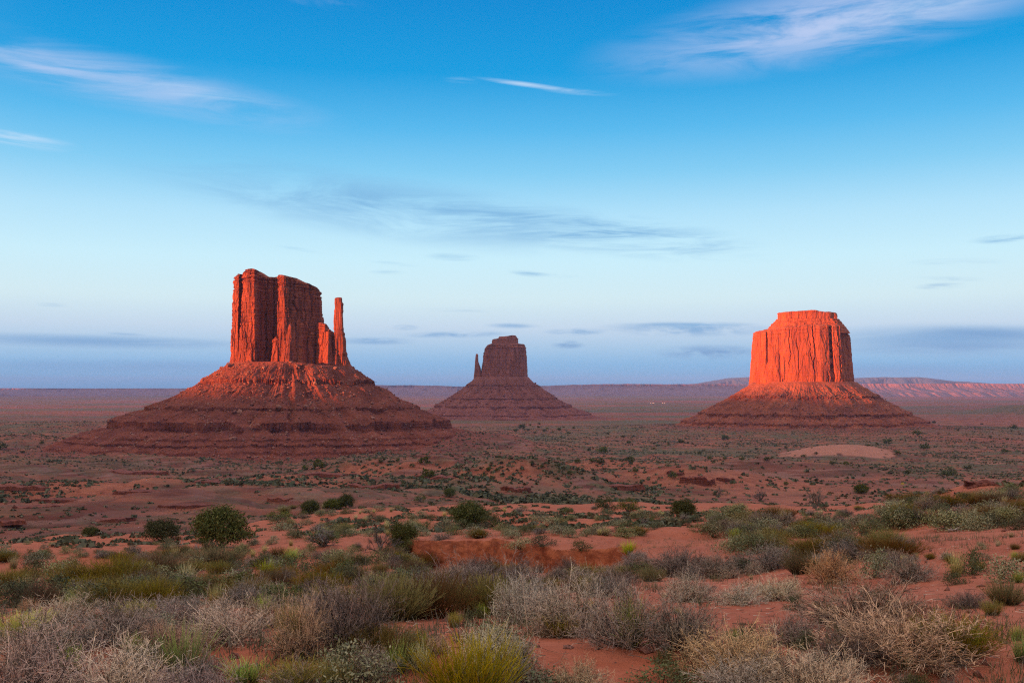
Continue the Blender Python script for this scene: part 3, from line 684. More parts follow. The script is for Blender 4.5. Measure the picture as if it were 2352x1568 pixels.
    tag(link('boulders', mesh_np('boulders', RV, None, RT, smooth=False), M['talus_far'], root), kind='stuff')
M['boulder'] = mat_rock('pale_boulder_rock', (.33,.15,.105), (.20,.068,.046), (.20,.085,.065), 3.0, .1)
M['talus_or'] = mat_talus('orange_talus', (.18,.054,.035), (.36,.102,.052), (.42,.22,.16), .75)
west_butte(); merrick(); east_butte()

# ------------------------------------------------------------------ plants: prototypes
def tubes(P, rad, sides=3, tip=None, rnd=None):
    """P (n, s, 3) polylines with radii (n, s) -> thin tubes"""
    n, s_, _ = P.shape
    T = np.gradient(P, axis=1); T /= np.linalg.norm(T, axis=-1, keepdims=True)+1e-9
    up = np.array([.31, .77, .56]); A = np.cross(T, up); A /= np.linalg.norm(A, axis=-1, keepdims=True)+1e-9
    B = np.cross(T, A)
    a = np.arange(sides)/sides*2*math.pi
    V = P[:, :, None]+rad[..., None, None]*(A[:, :, None]*np.cos(a)[None, None, :, None]+B[:, :, None]*np.sin(a)[None, None, :, None])
    i = np.arange(n)[:, None, None]*s_*sides; j = np.arange(s_-1)[None, :, None]*sides; k = np.arange(sides)[None, None, :]; k2 = (k+1) % sides
    Q = np.stack([i+j+k, i+j+k2, i+j+sides+k2, i+j+sides+k], -1).reshape(-1, 4)
    tt = np.broadcast_to((np.linspace(0, 1, s_)[None, :] if tip is None else tip)[:, :, None], (n, s_, sides)).ravel()
    rr = np.broadcast_to((np.zeros(n) if rnd is None else rnd)[:, None, None], (n, s_, sides)).ravel()
    return V.reshape(-1, 3), Q, tt, rr
def dirs(rg, az, el): return np.stack([np.cos(el)*np.cos(az), np.cos(el)*np.sin(az), np.sin(el)], -1)
def strands(rg, base, d, L, seg, wob, droop=0.0):
    """wobbly polylines from base along d"""
    n = len(L); pts = [base]; cur = d.copy()
    for i in range(seg):
        cur = cur+rg.normal(0, wob, (n, 3)); cur[:, 2] -= droop; cur /= np.linalg.norm(cur, axis=-1, keepdims=True)
        pts.append(pts[-1]+cur*(L/seg)[:, None])
    return np.stack(pts, 1), cur
def branch_off(rg, P, per, lo, hi, spread):
    n, s_, _ = P.shape
    idx = np.repeat(np.arange(n), per); t = rg.uniform(lo, hi, len(idx))*(s_-1)
    i = np.minimum(t.astype(int), s_-2); f = (t-i)[:, None]
    b = P[idx, i]*(1-f)+P[idx, i+1]*f
    d = P[idx, i+1]-P[idx, i]; d /= np.linalg.norm(d, axis=-1, keepdims=True)+1e-9
    d = d+rg.normal(0, spread, d.shape); d[:, 2] += .12; d /= np.linalg.norm(d, axis=-1, keepdims=True)
    return b, d, t/(s_-1)
def merge(*items):
    V, Q, T, Rr, o = [], [], [], [], 0
    for v, q, t, r in items: V.append(v); Q.append(q+o); T.append(t); Rr.append(r); o += len(v)
    return np.vstack(V), np.vstack(Q), np.concatenate(T), np.concatenate(Rr)
def leaves(rg, C, size, aspect=2.2, up=.3):
    """small quads at points C"""
    n = len(C); a = rg.normal(0, 1, (n, 3)); a[:, 2] = np.abs(a[:, 2])*.8+up; a /= np.linalg.norm(a, axis=-1, keepdims=True)
    b = np.cross(a, rg.normal(0, 1, (n, 3))); b /= np.linalg.norm(b, axis=-1, keepdims=True)+1e-9
    sz = size*rg.uniform(.6, 1.4, n)[:, None]
    V = np.stack([C-b*sz*.35, C+a*sz*aspect*.5-b*sz*.5, C+a*sz*aspect, C+a*sz*aspect*.5+b*sz*.5], 1).reshape(-1, 3)
    Q = np.arange(n*4).reshape(-1, 4)
    r = np.repeat(rg.random(n), 4)
    return V, Q, np.full(n*4, .9), r
def proto_dry(seed, n1=78, n2=13, n3=4, th=.0033, low=.15, dead=.5):
    """twiggy dry shrub, about 2 units wide and 1 high"""
    rg = np.random.default_rng(seed)
    az = rg.uniform(0, 2*math.pi, n1); el = np.arcsin(rg.uniform(low, 1, n1)**.8)
    L = (1.0/np.sqrt(np.cos(el)**2+(np.sin(el)/.92)**2))*rg.uniform(.68, 1.0, n1)
    b = np.stack([rg.normal(0, .10, n1), rg.normal(0, .10, n1), np.zeros(n1)-.03], -1)
    P1, _ = strands(rg, b, dirs(rg, az, el), L, 6, .13, .01)
    P1[:, 1:, 2] = np.abs(P1[:, 1:, 2])
    b2, d2, t2 = branch_off(rg, P1, n2, .25, 1, .62); P2, _ = strands(rg, b2, d2, rg.uniform(.14, .36, len(b2)), 4, .22)
    b3, d3, t3 = branch_off(rg, P2, n3, .15, 1, .75); P3, _ = strands(rg, b3, d3, rg.uniform(.05, .15, len(b3)), 2, .25)
    w = lambda n: rg.random(n)
    ns = 9; a4 = rg.uniform(0, 2*math.pi, ns); e4 = rg.uniform(.5, 1.4, ns)
    P4, _ = strands(rg, np.stack([rg.normal(0, .3, ns), rg.normal(0, .3, ns), np.full(ns, .1)], -1), dirs(rg, a4, e4), rg.uniform(.65, 1.08, ns), 7, .12, .02)
    b5, d5, t5 = branch_off(rg, P4, 6, .55, 1, .55); P5, _ = strands(rg, b5, d5, rg.uniform(.05, .16, len(b5)), 2, .2)
    return merge(tubes(P4, np.linspace(1.5, .7, 8)[None]*th*np.ones((ns, 1)), 3, np.ones((ns, 8)), w(ns)*.5), tubes(P5, np.linspace(.8, .5, 3)[None]*th*np.ones((len(b5), 1)), 3, np.ones((len(b5), 3)), w(len(b5))*.5),
                 tubes(P1, np.linspace(2.0, .8, 7)[None]*th*np.ones((n1, 1))*1.3, 3, np.linspace(0, .6, 7)[None]*np.ones((n1, 1)), w(n1)),
                 tubes(P2, np.linspace(1.0, .55, 5)[None]*th*np.ones((len(b2), 1)), 3, np.linspace(.45, .85, 5)[None]*np.ones((len(b2), 1)), w(len(b2))),
                 tubes(P3, np.linspace(.7, .45, 3)[None]*th*np.ones((len(b3), 1)), 3, np.linspace(.7, 1, 3)[None]*np.ones((len(b3), 1)), w(len(b3))))
def proto_stems(seed, n=520, spread=.42, base=.35, th=.0042, jag=3):
    """upright broom of fine stems (joint-fir, rabbitbrush), about 2 wide and 1 high"""
    rg = np.random.default_rng(seed)
    r = np.sqrt(rg.random(n))*base; a = rg.uniform(0, 2*math.pi, n)
    b = np.stack([r*np.cos(a), r*np.sin(a), 0*r-.03], -1)
    lean = (r/base)*1.15*spread/.42*.75+rg.normal(0, .14, n)
    d = dirs(rg, a+rg.normal(0, .35, n), math.pi/2-np.clip(np.abs(lean), 0, 1.35))
    L = rg.uniform(.55, 1.08, n)
    P, _ = strands(rg, b, d, L, 4, .07)
    b2, d2, t2 = branch_off(rg, P, jag, .35, .95, .28); P2, _ = strands(rg, b2, d2, rg.uniform(.12, .34, len(b2)), 2, .10)
    return merge(tubes(P, np.linspace(1.2, .5, 5)[None]*th*np.ones((n, 1)), 3, np.linspace(0, .9, 5)[None]*np.ones((n, 1)), rg.random(n)),
                 tubes(P2, np.linspace(.8, .4, 3)[None]*th*np.ones((len(b2), 1)), 3, np.linspace(.6, 1, 3)[None]*np.ones((len(b2), 1)), rg.random(len(b2))))
def proto_sage(seed, nb=34, nl=46, size=.040, h=.8, lumps=True):
    """low leafy bush of many small sprays, about 2 wide and 1 high"""
    rg = np.random.default_rng(seed)
    az = rg.uniform(0, 2*math.pi, nb); el = np.arcsin(rg.uniform(.05, 1, nb))
    rr = rg.uniform(.62, 1.0, nb)
    c = dirs(rg, az, el)*rr[:, None]*np.array([1, 1, h+.05])
    c[:, 2] = np.maximum(c[:, 2], .10)
    b = np.stack([rg.normal(0, .12, nb), rg.normal(0, .12, nb), 0*az-.03], -1)
    d = c-b; L = np.linalg.norm(d, axis=-1); P, _ = strands(rg, b, d/L[:, None], L, 4, .10)
    C = np.repeat(c, nl, 0)+rg.normal(0, 1, (nb*nl, 3))*np.array([.17, .17, .13])
    C = C[C[:, 2] > .015]
    return merge(tubes(P, np.linspace(1.6, .6, 5)[None]*.008*np.ones((nb, 1)), 3, np.linspace(0, .4, 5)[None]*np.ones((nb, 1)), rg.random(nb)), leaves(rg, C, size))
def proto_grass(seed, n=190, th=.008, spread=.75, heads=0):
    rg = np.random.default_rng(seed)
    r = np.sqrt(rg.random(n))*.18; a = rg.uniform(0, 2*math.pi, n)
    b = np.stack([r*np.cos(a), r*np.sin(a), 0*r-.02], -1)
    d = dirs(rg, a+rg.normal(0, .6, n), math.pi/2-np.abs(rg.normal(0, spread*.55, n)))
    P, _ = strands(rg, b, d, rg.uniform(.4, 1.05, n), 4, .09, .035)
    P[:, :, 2] = np.maximum(P[:, :, 2], -.02)
    return tubes(P, np.array([1.0, .9, .75, .5, .12])[None]*th*np.ones((n, 1)), 3, np.linspace(0, 1, 5)[None]*np.ones((n, 1)), rg.random(n))
def proto_tree_wood(seed, H=1.0, n0=4, spread=.5, depth=4, th=.045, droop=0.0):
    """bare branching wood"""
    rg = np.random.default_rng(seed)
    a = rg.uniform(0, 2*math.pi, n0); b = np.stack([rg.normal(0, .03, n0), rg.normal(0, .03, n0), np.zeros(n0)-.04], -1)
    d = dirs(rg, a, math.pi/2-np.abs(rg.normal(.15, spread*.7, n0)))
    items = []; L = np.full(n0, .52*H); r0 = th
    for k in range(depth):
        seg = 5 if k < 2 else 3
        P, end = strands(rg, b, d, L*rg.uniform(.75, 1.2, len(L)), seg, .16 if k else .12, droop)
        items.append(tubes(P, np.linspace(1, .55, seg+1)[None]*r0*np.ones((len(L), 1)), 5 if k < 1 else 3, np.linspace(k/depth, (k+1)/depth, seg+1)[None]*np.ones((len(L), 1)), rg.random(len(L))))
        per = 3 if k == 0 else 4
        b, d, t = branch_off(rg, P, per, .35, 1.0, spread); d[:, 2] += .10; d /= np.linalg.norm(d, axis=-1, keepdims=True)
        L = np.full(len(b), .52*H*.60**(k+1)); r0 *= .5
    return merge(*items)
def proto_crown(seed, nb=70, nl=60, size=.05, gaps=.12, flat=.85):
    """rounded juniper crown built of tufts, about 2 wide and 1.5 high, standing on z = 0"""
    rg = np.random.default_rng(seed)
    az = rg.uniform(0, 2*math.pi, nb); sz = rg.uniform(-.75, 1, nb); el = np.arcsin(sz)
    rad = rg.uniform(.45, 1.0, nb)**.6*(1+gaps*rg.normal(0, 1, nb))
    c = dirs(rg, az, el)*rad[:, None]*np.array([.92, .92, .70])+np.array([0, 0, .74])
    c[:, 2] = np.maximum(c[:, 2], .16)
    sp = rg.uniform(.10, .19, nb)
    C = np.repeat(c, nl, 0)+rg.normal(0, 1, (nb*nl, 3))*np.repeat(sp, nl)[:, None]
    C = C[C[:, 2] > .05]
    return leaves(rg, C, size, 2.4, .5)
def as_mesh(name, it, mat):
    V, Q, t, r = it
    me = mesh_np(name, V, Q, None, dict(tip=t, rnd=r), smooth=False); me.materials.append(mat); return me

def mat_plant(name, base, tip, alt, altw=.35, rough=.8, spread=.25):
    """base = foot of the plant, darkened with painted inner shade, tip = young ends, alt = colour of a share of the strands; each plant a little different"""
    m, N, b = new_mat(name, rough)
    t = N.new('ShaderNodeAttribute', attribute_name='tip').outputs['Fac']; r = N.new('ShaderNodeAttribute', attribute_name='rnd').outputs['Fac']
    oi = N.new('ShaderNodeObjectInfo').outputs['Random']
    c = N.mix(N.mr(t, .25, .95), rgb(*base), rgb(*tip))  # paler young ends; feet darkened further to paint shade inside the plant
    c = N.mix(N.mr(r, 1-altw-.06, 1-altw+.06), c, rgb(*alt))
    hs = N.new('ShaderNodeHueSaturation'); N.l.new(c, hs.inputs['Color'])
    N.put(hs.inputs['Hue'], N.m('ADD', N.m('MULTIPLY', oi, .03), .485)); N.put(hs.inputs['Value'], N.m('ADD', N.m('MULTIPLY', oi, spread*2), 1-spread)); 
    N.put(hs.inputs['Saturation'], N.m('ADD', N.m('MULTIPLY', N.m('FRACT', N.m('MULTIPLY', oi, 7.3)), .4), .8))
    N.l.new(hs.outputs[0], b.inputs['Base Color'])
    return m
MP = {
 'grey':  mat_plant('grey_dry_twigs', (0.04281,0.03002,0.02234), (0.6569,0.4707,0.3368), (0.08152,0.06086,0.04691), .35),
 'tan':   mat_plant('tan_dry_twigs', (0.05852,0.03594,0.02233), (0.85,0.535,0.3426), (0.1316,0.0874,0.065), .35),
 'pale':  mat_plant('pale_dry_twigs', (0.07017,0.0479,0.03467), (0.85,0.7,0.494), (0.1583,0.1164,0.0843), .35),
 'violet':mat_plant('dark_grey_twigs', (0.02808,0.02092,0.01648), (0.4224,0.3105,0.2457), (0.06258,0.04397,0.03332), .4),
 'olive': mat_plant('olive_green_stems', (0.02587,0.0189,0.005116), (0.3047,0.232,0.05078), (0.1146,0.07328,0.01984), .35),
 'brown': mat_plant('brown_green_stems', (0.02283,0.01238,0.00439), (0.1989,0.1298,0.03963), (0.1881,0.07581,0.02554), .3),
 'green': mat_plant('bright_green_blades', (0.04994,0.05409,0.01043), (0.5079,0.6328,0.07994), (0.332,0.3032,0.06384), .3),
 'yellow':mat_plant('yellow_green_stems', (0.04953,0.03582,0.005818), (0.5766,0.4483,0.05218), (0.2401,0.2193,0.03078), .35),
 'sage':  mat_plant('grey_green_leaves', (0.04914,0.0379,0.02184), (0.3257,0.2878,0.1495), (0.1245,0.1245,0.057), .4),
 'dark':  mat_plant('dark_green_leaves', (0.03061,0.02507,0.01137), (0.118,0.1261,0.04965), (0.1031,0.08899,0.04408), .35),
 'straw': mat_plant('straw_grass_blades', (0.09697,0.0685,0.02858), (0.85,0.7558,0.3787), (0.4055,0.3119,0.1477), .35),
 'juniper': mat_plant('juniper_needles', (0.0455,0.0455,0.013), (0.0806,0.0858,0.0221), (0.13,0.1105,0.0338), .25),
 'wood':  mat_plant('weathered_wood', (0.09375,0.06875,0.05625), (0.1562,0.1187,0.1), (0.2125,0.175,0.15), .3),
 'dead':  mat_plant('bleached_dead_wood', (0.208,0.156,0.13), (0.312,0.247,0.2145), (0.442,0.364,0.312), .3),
}
PROTO = {}
def make_protos():
    def reg(kind, i, it, mat, nm): PROTO.setdefault(kind, []).append(as_mesh(nm, it, mat))
    for i in range(4):
        d = proto_dry(600+i)
        for k in ('grey', 'tan', 'pale', 'violet'): reg(k, i, d, MP[k], 'dry_shrub')
        st = proto_stems(620+i)
        for k in ('olive', 'brown'): reg(k, i, st, MP[k], 'stem_bush')
    for i in range(3):
        st = proto_stems(640+i, 360, .26, .30, .0046, 2); reg('yellow', i, st, MP['yellow'], 'stem_bush')
        g = proto_grass(650+i, 230); reg('green', i, g, MP['green'], 'grass_tuft'); 
        g = proto_grass(660+i, 200, .006, .6); reg('straw', i, g, MP['straw'], 'grass_tuft')
    for i in range(4):
        d = proto_sage(670+i)
        for k in ('sage', 'dark'): reg(k, i, d, MP[k], 'leafy_bush')
    for i in range(4):
        reg('crown', i, proto_crown(690+i, 110+i*10, 74, .046, .15), MP['juniper'], 'crown')
        reg('trunk', i, proto_tree_wood(695+i, 1.0, 5, .6, 3, .05), MP['wood'], 'trunk')
        reg('thin_crown', i, proto_crown(700+i, 40, 40, .05, .2), MP['juniper'], 'crown')
    for i in range(3):
        reg('bare', i, proto_tree_wood(710+i, 1.0, 6, .62, 5, .030), MP['wood'], 'bare_tree')
        reg('snag', i, proto_tree_wood(720+i, 1.0, 2, .7, 3, .045), MP['dead'], 'dead_snag')
    for i in range(3): reg('far_juniper', i, proto_crown(730+i, 20, 20, .14, .20), MP['juniper'], 'juniper_tree')
make_protos()
SIZE = {k: (2.0, .95) for k in PROTO}; SIZE.update({'green': (1.3, .85), 'straw': (1.2, .85), 'yellow': (1.5, .95), 'far_juniper': (1.9, 1.45), 'bare': (1.5, 1.15), 'snag': (1.0, .9), 'olive': (1.9, 1.0), 'brown': (1.9, 1.0)})
NAME = {'grey': 'dry_shrub', 'tan': 'dry_shrub', 'pale': 'dry_shrub', 'violet': 'dry_shrub', 'olive': 'stem_bush', 'brown': 'stem_bush', 'yellow': 'stem_bush', 'green': 'grass_tuft', 'straw': 'grass_tuft',
        'sage': 'leafy_bush', 'dark': 'leafy_bush', 'far_juniper': 'juniper_tree', 'bare': 'bare_tree', 'snag': 'dead_snag'}
CAT = {'dry_shrub': 'shrub', 'stem_bush': 'shrub', 'grass_tuft': 'grass tuft', 'leafy_bush': 'shrub', 'juniper_tree': 'tree', 'bare_tree': 'tree', 'dead_snag': 'dead tree'}
prs = random.Random(11)
def put(kind, X, Y, wpx, hpx, label=None, group=None, var=None, at=None):
    """stands a plant where picture position (X, Y) meets the ground, wpx wide and hpx high at that distance"""
    x, y, z = at or ray_ground(X, Y)
    me = PROTO[kind][prs.randrange(len(PROTO[kind])) if var is None else var % len(PROTO[kind])]
    o = bpy.data.objects.new(NAME[kind], me); COL.objects.link(o)
    sw, sh = SIZE[kind]; s = y/F
    sx = wpx*s/sw; o.location = (x, y, z-.01); o.rotation_euler = (0, 0, prs.uniform(0, 6.28)); o.scale = (sx, sx, hpx*s/sh)
    return tag(o, label, CAT[NAME[kind]], group)
def tree(X, Y, wpx, hpx, label, var, thin=False, group=None, at=None):
    x, y, z = at or ray_ground(X, Y)
    r = empty('juniper_tree', (x, y, z)); s = y/F; sx = wpx*s/2.0; sz = hpx*s/1.5
    r.rotation_euler = (0, 0, prs.uniform(0, 6.28))
    c = link('crown', PROTO['thin_crown' if thin else 'crown'][var % 4], None, r); c.scale = (sx, sx, sz)
    t = link('trunk', PROTO['trunk'][var % 4], None, r); t.scale = (sx*(1.3 if thin else .95), sx*(1.3 if thin else .95), sz*(1.35 if thin else 1.1))
    return tag(r, label, 'tree', group)

# ------------------------------------------------------------------ plants: what stands where
ONE = [  # kind, X, Y of the foot, width, height, label
 ('tan', 55, 1640, 430, 205, 'wide tan thorny shrub filling the bottom left corner'),
 ('tan', 285, 1628, 300, 165, 'tan thorny shrub on the bottom edge, right of the one filling the left corner'),
 ('grey', 95, 1520, 230, 115, 'grey brown twiggy shrub behind the tan shrub of the bottom left corner'),
 ('yellow', 40, 1470, 150, 60, 'low yellow green bush at the left edge behind the tan corner shrub'),
 ('grey', 270, 1480, 250, 105, 'low grey tangled shrub left of the tall bright green grass clump'),
 ('grey', 150, 1432, 200, 70, 'grey shrub at the left behind the low yellow green bush'),
 ('green', 420, 1562, 150, 128, 'tall bright green grass clump standing among tan shrubs'),
 ('green', 566, 1566, 128, 56, 'low wide bright green grass clump beside the red sand patch at lower left'),
 ('tan', 520, 1478, 220, 105, 'tan grey twiggy shrub behind the tall bright green grass clump'),
 ('tan', 430, 1640, 260, 120, 'tan thorny shrub below the tall bright green grass, cut by the bottom edge'),
 ('grey', 400, 1432, 190, 75, 'grey tangled shrub with an arching pale branch, left of centre'),
 ('pale', 470, 1428, 120, 45, 'low pale arching tangle on the grey shrubs left of centre'),
 ('grey', 610, 1440, 160, 85, 'small grey shrub left of the tall straw coloured bush'),
 ('tan', 688, 1512, 150, 152, 'tall straw coloured upright bush left of the biggest grey shrubs'),
 ('yellow', 668, 1500, 70, 110, 'thin yellow green stems growing inside the tall straw coloured bush'),
 ('violet', 800, 1488, 230, 165, 'big dark grey shrub right of the tall straw coloured bush'),
 ('grey', 740, 1440, 180, 110, 'grey shrub behind the big dark grey shrub'),
 ('olive', 905, 1425, 170, 110, 'olive broom-like bush right of the big dark grey shrub'),
 ('brown', 985, 1418, 200, 105, 'brown green broom-like bush at the head of the orange sand hollow'),
 ('brown', 870, 1500, 180, 70, 'dark brown green bush at the left side of the orange sand hollow'),
 ('violet', 1075, 1378, 220, 105, 'dark grey shrub in front of the red sand bank, left of its middle'),
 ('violet', 1165, 1385, 210, 120, 'violet grey shrub in front of the red sand bank, at its middle'),
 ('olive', 1120, 1410, 190, 90, 'olive bush below the violet grey shrub at the middle'),
 ('grey', 1225, 1420, 150, 105, 'grey shrub left of the big grey shrubs beside the bare pink sand'),
 ('pale', 1200, 1430, 150, 130, 'thin pale leggy shrub left of the big grey shrubs beside the bare pink sand'),
 ('grey', 1315, 1458, 240, 155, 'big grey twiggy shrub at the top end of the bare pink sand'),
 ('grey', 1430, 1482, 230, 150, 'big grey brown shrub right of the one heading the bare pink sand'),
 ('green', 1450, 1486, 85, 118, 'green grass growing up through a big grey brown shrub'),
 ('violet', 1560, 1490, 200, 132, 'dark grey shrub at the right end of the row behind the bare pink sand'),
 ('green', 1355, 1440, 40, 70, 'thin green shoots at the foot of the big grey shrub'),
 ('yellow', 1082, 1610, 250, 135, 'yellow olive bush with fine upright stems on the bottom edge'),
 ('pale', 1130, 1540, 200, 125, 'pale tangled dry shrub above the yellow olive bush'),
 ('violet', 1180, 1555, 110, 90, 'thin dark grey dry shrub right of the pale tangled one'),
 ('green', 965, 1492, 60, 38, 'small bright green tuft in the orange sand hollow'),
 ('yellow', 1045, 1440, 35, 35, 'tiny yellow green tuft in the orange sand hollow'),
 ('brown', 940, 1520, 120, 60, 'dark brown low bush at the foot of the orange sand hollow'),
 ('sage', 810, 1575, 200, 95, 'grey green small-leaved bush on the bottom edge left of the yellow olive bush'),
 ('grey', 850, 1560, 150, 80, 'grey twiggy shrub beside the grey green bush on the bottom edge'),
 ('dark', 1235, 1600, 200, 60, 'low dark green plant on the bottom edge below the bare pink sand'),
 ('dark', 1530, 1585, 180, 60, 'low dark green plant on the bottom edge at the right of the bare pink sand'),
 ('tan', 1690, 1545, 260, 125, 'tan thorny shrub with tall stalks right of the bare pink sand'),
 ('grey', 1700, 1600, 230, 100, 'grey tangle on the bottom edge below the tan shrub with tall stalks'),
 ('tan', 1880, 1615, 260, 145, 'tan thorny shrub on the bottom edge right of the grey tangle'),
 ('violet', 1790, 1580, 200, 90, 'dark grey dry tangle between two tan shrubs on the bottom edge'),
 ('violet', 1950, 1520, 200, 85, 'dark grey shrub left of the widest tan grey shrub'),
 ('grey', 1820, 1480, 170, 70, 'low grey shrub between the tan shrub with stalks and the long dome of grey twigs'),
 ('dark', 1850, 1492, 60, 45, 'small dark green bush at the foot of the low grey shrub'),
 ('tan', 2080, 1512, 400, 125, 'widest tan grey shrub, at lower right'),
 ('olive', 2190, 1505, 200, 95, 'green bush at the right end of the widest tan grey shrub'),
 ('green', 2235, 1505, 70, 60, 'bright green drooping grass at the right end of the widest tan grey shrub'),
 ('grey', 1990, 1438, 340, 110, 'long dome of grey twigs above the widest tan grey shrub'),
 ('yellow', 1900, 1425, 55, 38, 'small yellow green tuft at the left foot of the long dome of grey twigs'),
 ('dark', 1905, 1430, 80, 50, 'dark green bush under the left end of the long dome of grey twigs'),
 ('green', 2045, 1420, 55, 45, 'bright green tuft on top of the widest tan grey shrub'),
 ('dark', 1830, 1400, 60, 36, 'little dark green bush on orange sand left of the long dome of grey twigs'),
 ('pale', 1705, 1388, 130, 50, 'pale pink low dry shrub, left part of a long hedge-like mound'),
 ('pale', 1790, 1378, 140, 58, 'pale low dry shrub, right part of a long hedge-like mound'),
 ('tan', 1915, 1338, 150, 78, 'rounded tan grey shrub above the long dome of grey twigs'),
 ('sage', 2015, 1325, 95, 62, 'grey green bush between two rounded grey shrubs at right'),
 ('violet', 2095, 1334, 150, 58, 'rounded violet grey shrub on red sand at right'),
 ('violet', 1950, 1285, 150, 50, 'dark grey shrub behind the rounded tan grey shrub'),
 ('brown', 2050, 1278, 140, 42, 'brown dark bush behind the rounded violet grey shrub'),
 ('grey', 1580, 1382, 130, 75, 'round dry shrub standing alone left of the long hedge-like mound'),
 ('violet', 1560, 1318, 170, 62, 'dark violet grey shrub near the right end of the sand bank'),
 ('violet', 1650, 1325, 130, 58, 'dark violet grey shrub right of its twin near the right end of the sand bank'),
 ('violet', 1770, 1308, 140, 62, 'violet grey shrub on a sand mound, right of centre'),
 ('olive', 1838, 1318, 75, 60, 'olive green bush at the right side of a violet grey shrub'),
 ('green', 1690, 1240, 45, 26, 'bright green tuft at the left of the sandy rise, right of centre'),
 ('straw', 2196, 1325, 50, 58, 'pale straw grass clump with a green base on the right red sand'),
 ('dark', 2196, 1342, 56, 34, 'dark green bush at the base of the pale straw grass clump'),
 ('dark', 2235, 1318, 80, 55, 'dark green bush right of the pale straw grass clump'),
 ('sage', 2330, 1335, 110, 62, 'grey green feathery bush on the right edge'),
 ('violet', 2225, 1395, 110, 42, 'small dark grey shrub on a sandy slope near the right edge'),
 ('olive', 2310, 1388, 90, 62, 'olive brown bush near the right edge, right of the small dark grey shrub'),
 ('yellow', 2280, 1412, 50, 34, 'small yellow green tuft on the sandy slope near the right edge'),
 ('green', 2335, 1470, 50, 34, 'green tuft on the right edge below the sandy slope'),
 ('green', 2345, 1520, 60, 60, 'larger green grass clump at the lower right edge'),
 ('dark', 2110, 1585, 70, 40, 'low dark green tuft on red sand at the bottom edge, lower right'),
 ('sage', 2005, 1395, 90, 40, 'small grey bush behind the long dome of grey twigs'),
 ('dark', 680, 1318, 80, 50, 'vivid dark green bush in the belt left of centre'),
 ('olive', 270, 1345, 150, 66, 'broad olive bush, largest of the dark belt at left'),
 ('olive', 180, 1350, 130, 60, 'olive bush left of the largest in the dark belt at left'),
 ('brown', 350, 1320, 150, 52, 'brown olive bush behind the largest in the dark belt at left'),
 ('dark', 30, 1395, 90, 62, 'dark bush at the left edge behind the grey shrub'),
 ('yellow', 320, 1335, 60, 45, 'yellow green stems in front of the brown olive bush at left'),
 ('straw', 430, 1335, 50, 42, 'pale straw grass between the dark bushes at left'),
 ('olive', 500, 1300, 140, 45, 'olive bush below the red sand of the round juniper'),
 ('green', 612, 1325, 50, 42, 'bright green bush between dark ones left of centre'),
 ('green', 670, 1290, 48, 32, 'bright green bush behind the vivid dark green one'),
 ('tan', 365, 1500, 160, 80, 'tan twigs standing left of the tall bright green grass clump'),
]
for k, X, Y, w, h, lb in ONE: put(k, X, Y, w*1.12, h*1.04, lb)
# neighbours that nothing tells apart: one label for each kind and patch
PATCH = [  # X range, Y range, count, heights, width/height, kinds, place
 ((-70, 560), (1278, 1395), 84, (24, 56), (1.7, 2.6), {'dark': .30, 'olive': .28, 'sage': .12, 'violet': .18, 'brown': .07, 'straw': .05}, 'in the dark belt at left, below the round juniper'),
 ((540, 1000), (1278, 1395), 72, (24, 56), (1.7, 2.6), {'dark': .28, 'violet': .30, 'sage': .14, 'olive': .16, 'brown': .09, 'straw': .03}, 'in the belt left of centre, below the leaning dead tree'),
 ((930, 1500), (1306, 1372), 46, (24, 50), (1.7, 2.5), {'violet': .5, 'grey': .25, 'olive': .25}, 'in front of the red sand bank'),
 ((640, 1980), (1166, 1236), 205, (9, 22), (1.9, 3.0), {'sage': .42, 'dark': .24, 'straw': .14, 'olive': .08, 'violet': .12}, 'on the slope above the red sand bank'),
 ((1640, 2075), (1178, 1280), 70, (22, 46), (1.8, 2.8), {'sage': .22, 'violet': .24, 'dark': .2, 'brown': .16, 'olive': .12, 'straw': .06}, 'on the rise right of the red sand bank'),
 ((2050, 2420), (1126, 1218), 80, (18, 42), (1.8, 2.8), {'sage': .26, 'violet': .2, 'dark': .16, 'straw': .18, 'olive': .1, 'brown': .1}, 'on the hillock at the right edge'),
 ((2070, 2400), (1225, 1345), 26, (12, 28), (1.2, 1.9), {'straw': .4, 'green': .12, 'sage': .28, 'olive': .12, 'pale': .08}, 'on the open red sand at right'),
 ((-60, 420), (1244, 1284), 44, (7, 16), (1.8, 3), {'sage': .5, 'dark': .35, 'straw': .15}, 'on pink sand left of the round juniper'),
 ((380, 950), (1236, 1282), 34, (10, 24), (1.6, 2.6), {'sage': .4, 'dark': .2, 'straw': .15, 'brown': .15, 'violet': .1}, 'on red sand around the round juniper'),
 ((-60, 1350), (1385, 1600), 62, (34, 76), (1.3, 2.4), {'grey': .30, 'tan': .18, 'violet': .14, 'green': .10, 'straw': .07, 'yellow': .07, 'sage': .07, 'dark': .07}, 'between the big shrubs of the left half'),
 ((1500, 2400), (1330, 1600), 44, (14, 44), (1.2, 2.2), {'grey': .20, 'straw': .22, 'tan': .12, 'green': .14, 'violet': .12, 'dark': .12, 'sage': .08}, 'between the big shrubs of the right half'),
 ((1450, 2100), (1270, 1335), 30, (22, 44), (1.6, 2.6), {'violet': .5, 'grey': .3, 'dark': .2}, 'between the sand bank and the right-hand shrubs'),
]
LOOK = {'grey': 'grey twiggy shrub', 'tan': 'tan thorny shrub', 'pale': 'pale dry shrub', 'violet': 'dark grey dry shrub', 'olive': 'olive broom-like bush', 'brown': 'brown green broom-like bush',
        'yellow': 'yellow green stems', 'green': 'bright green grass tuft', 'straw': 'pale straw grass tuft', 'sage': 'grey green low bush', 'dark': 'dark green low bush'}
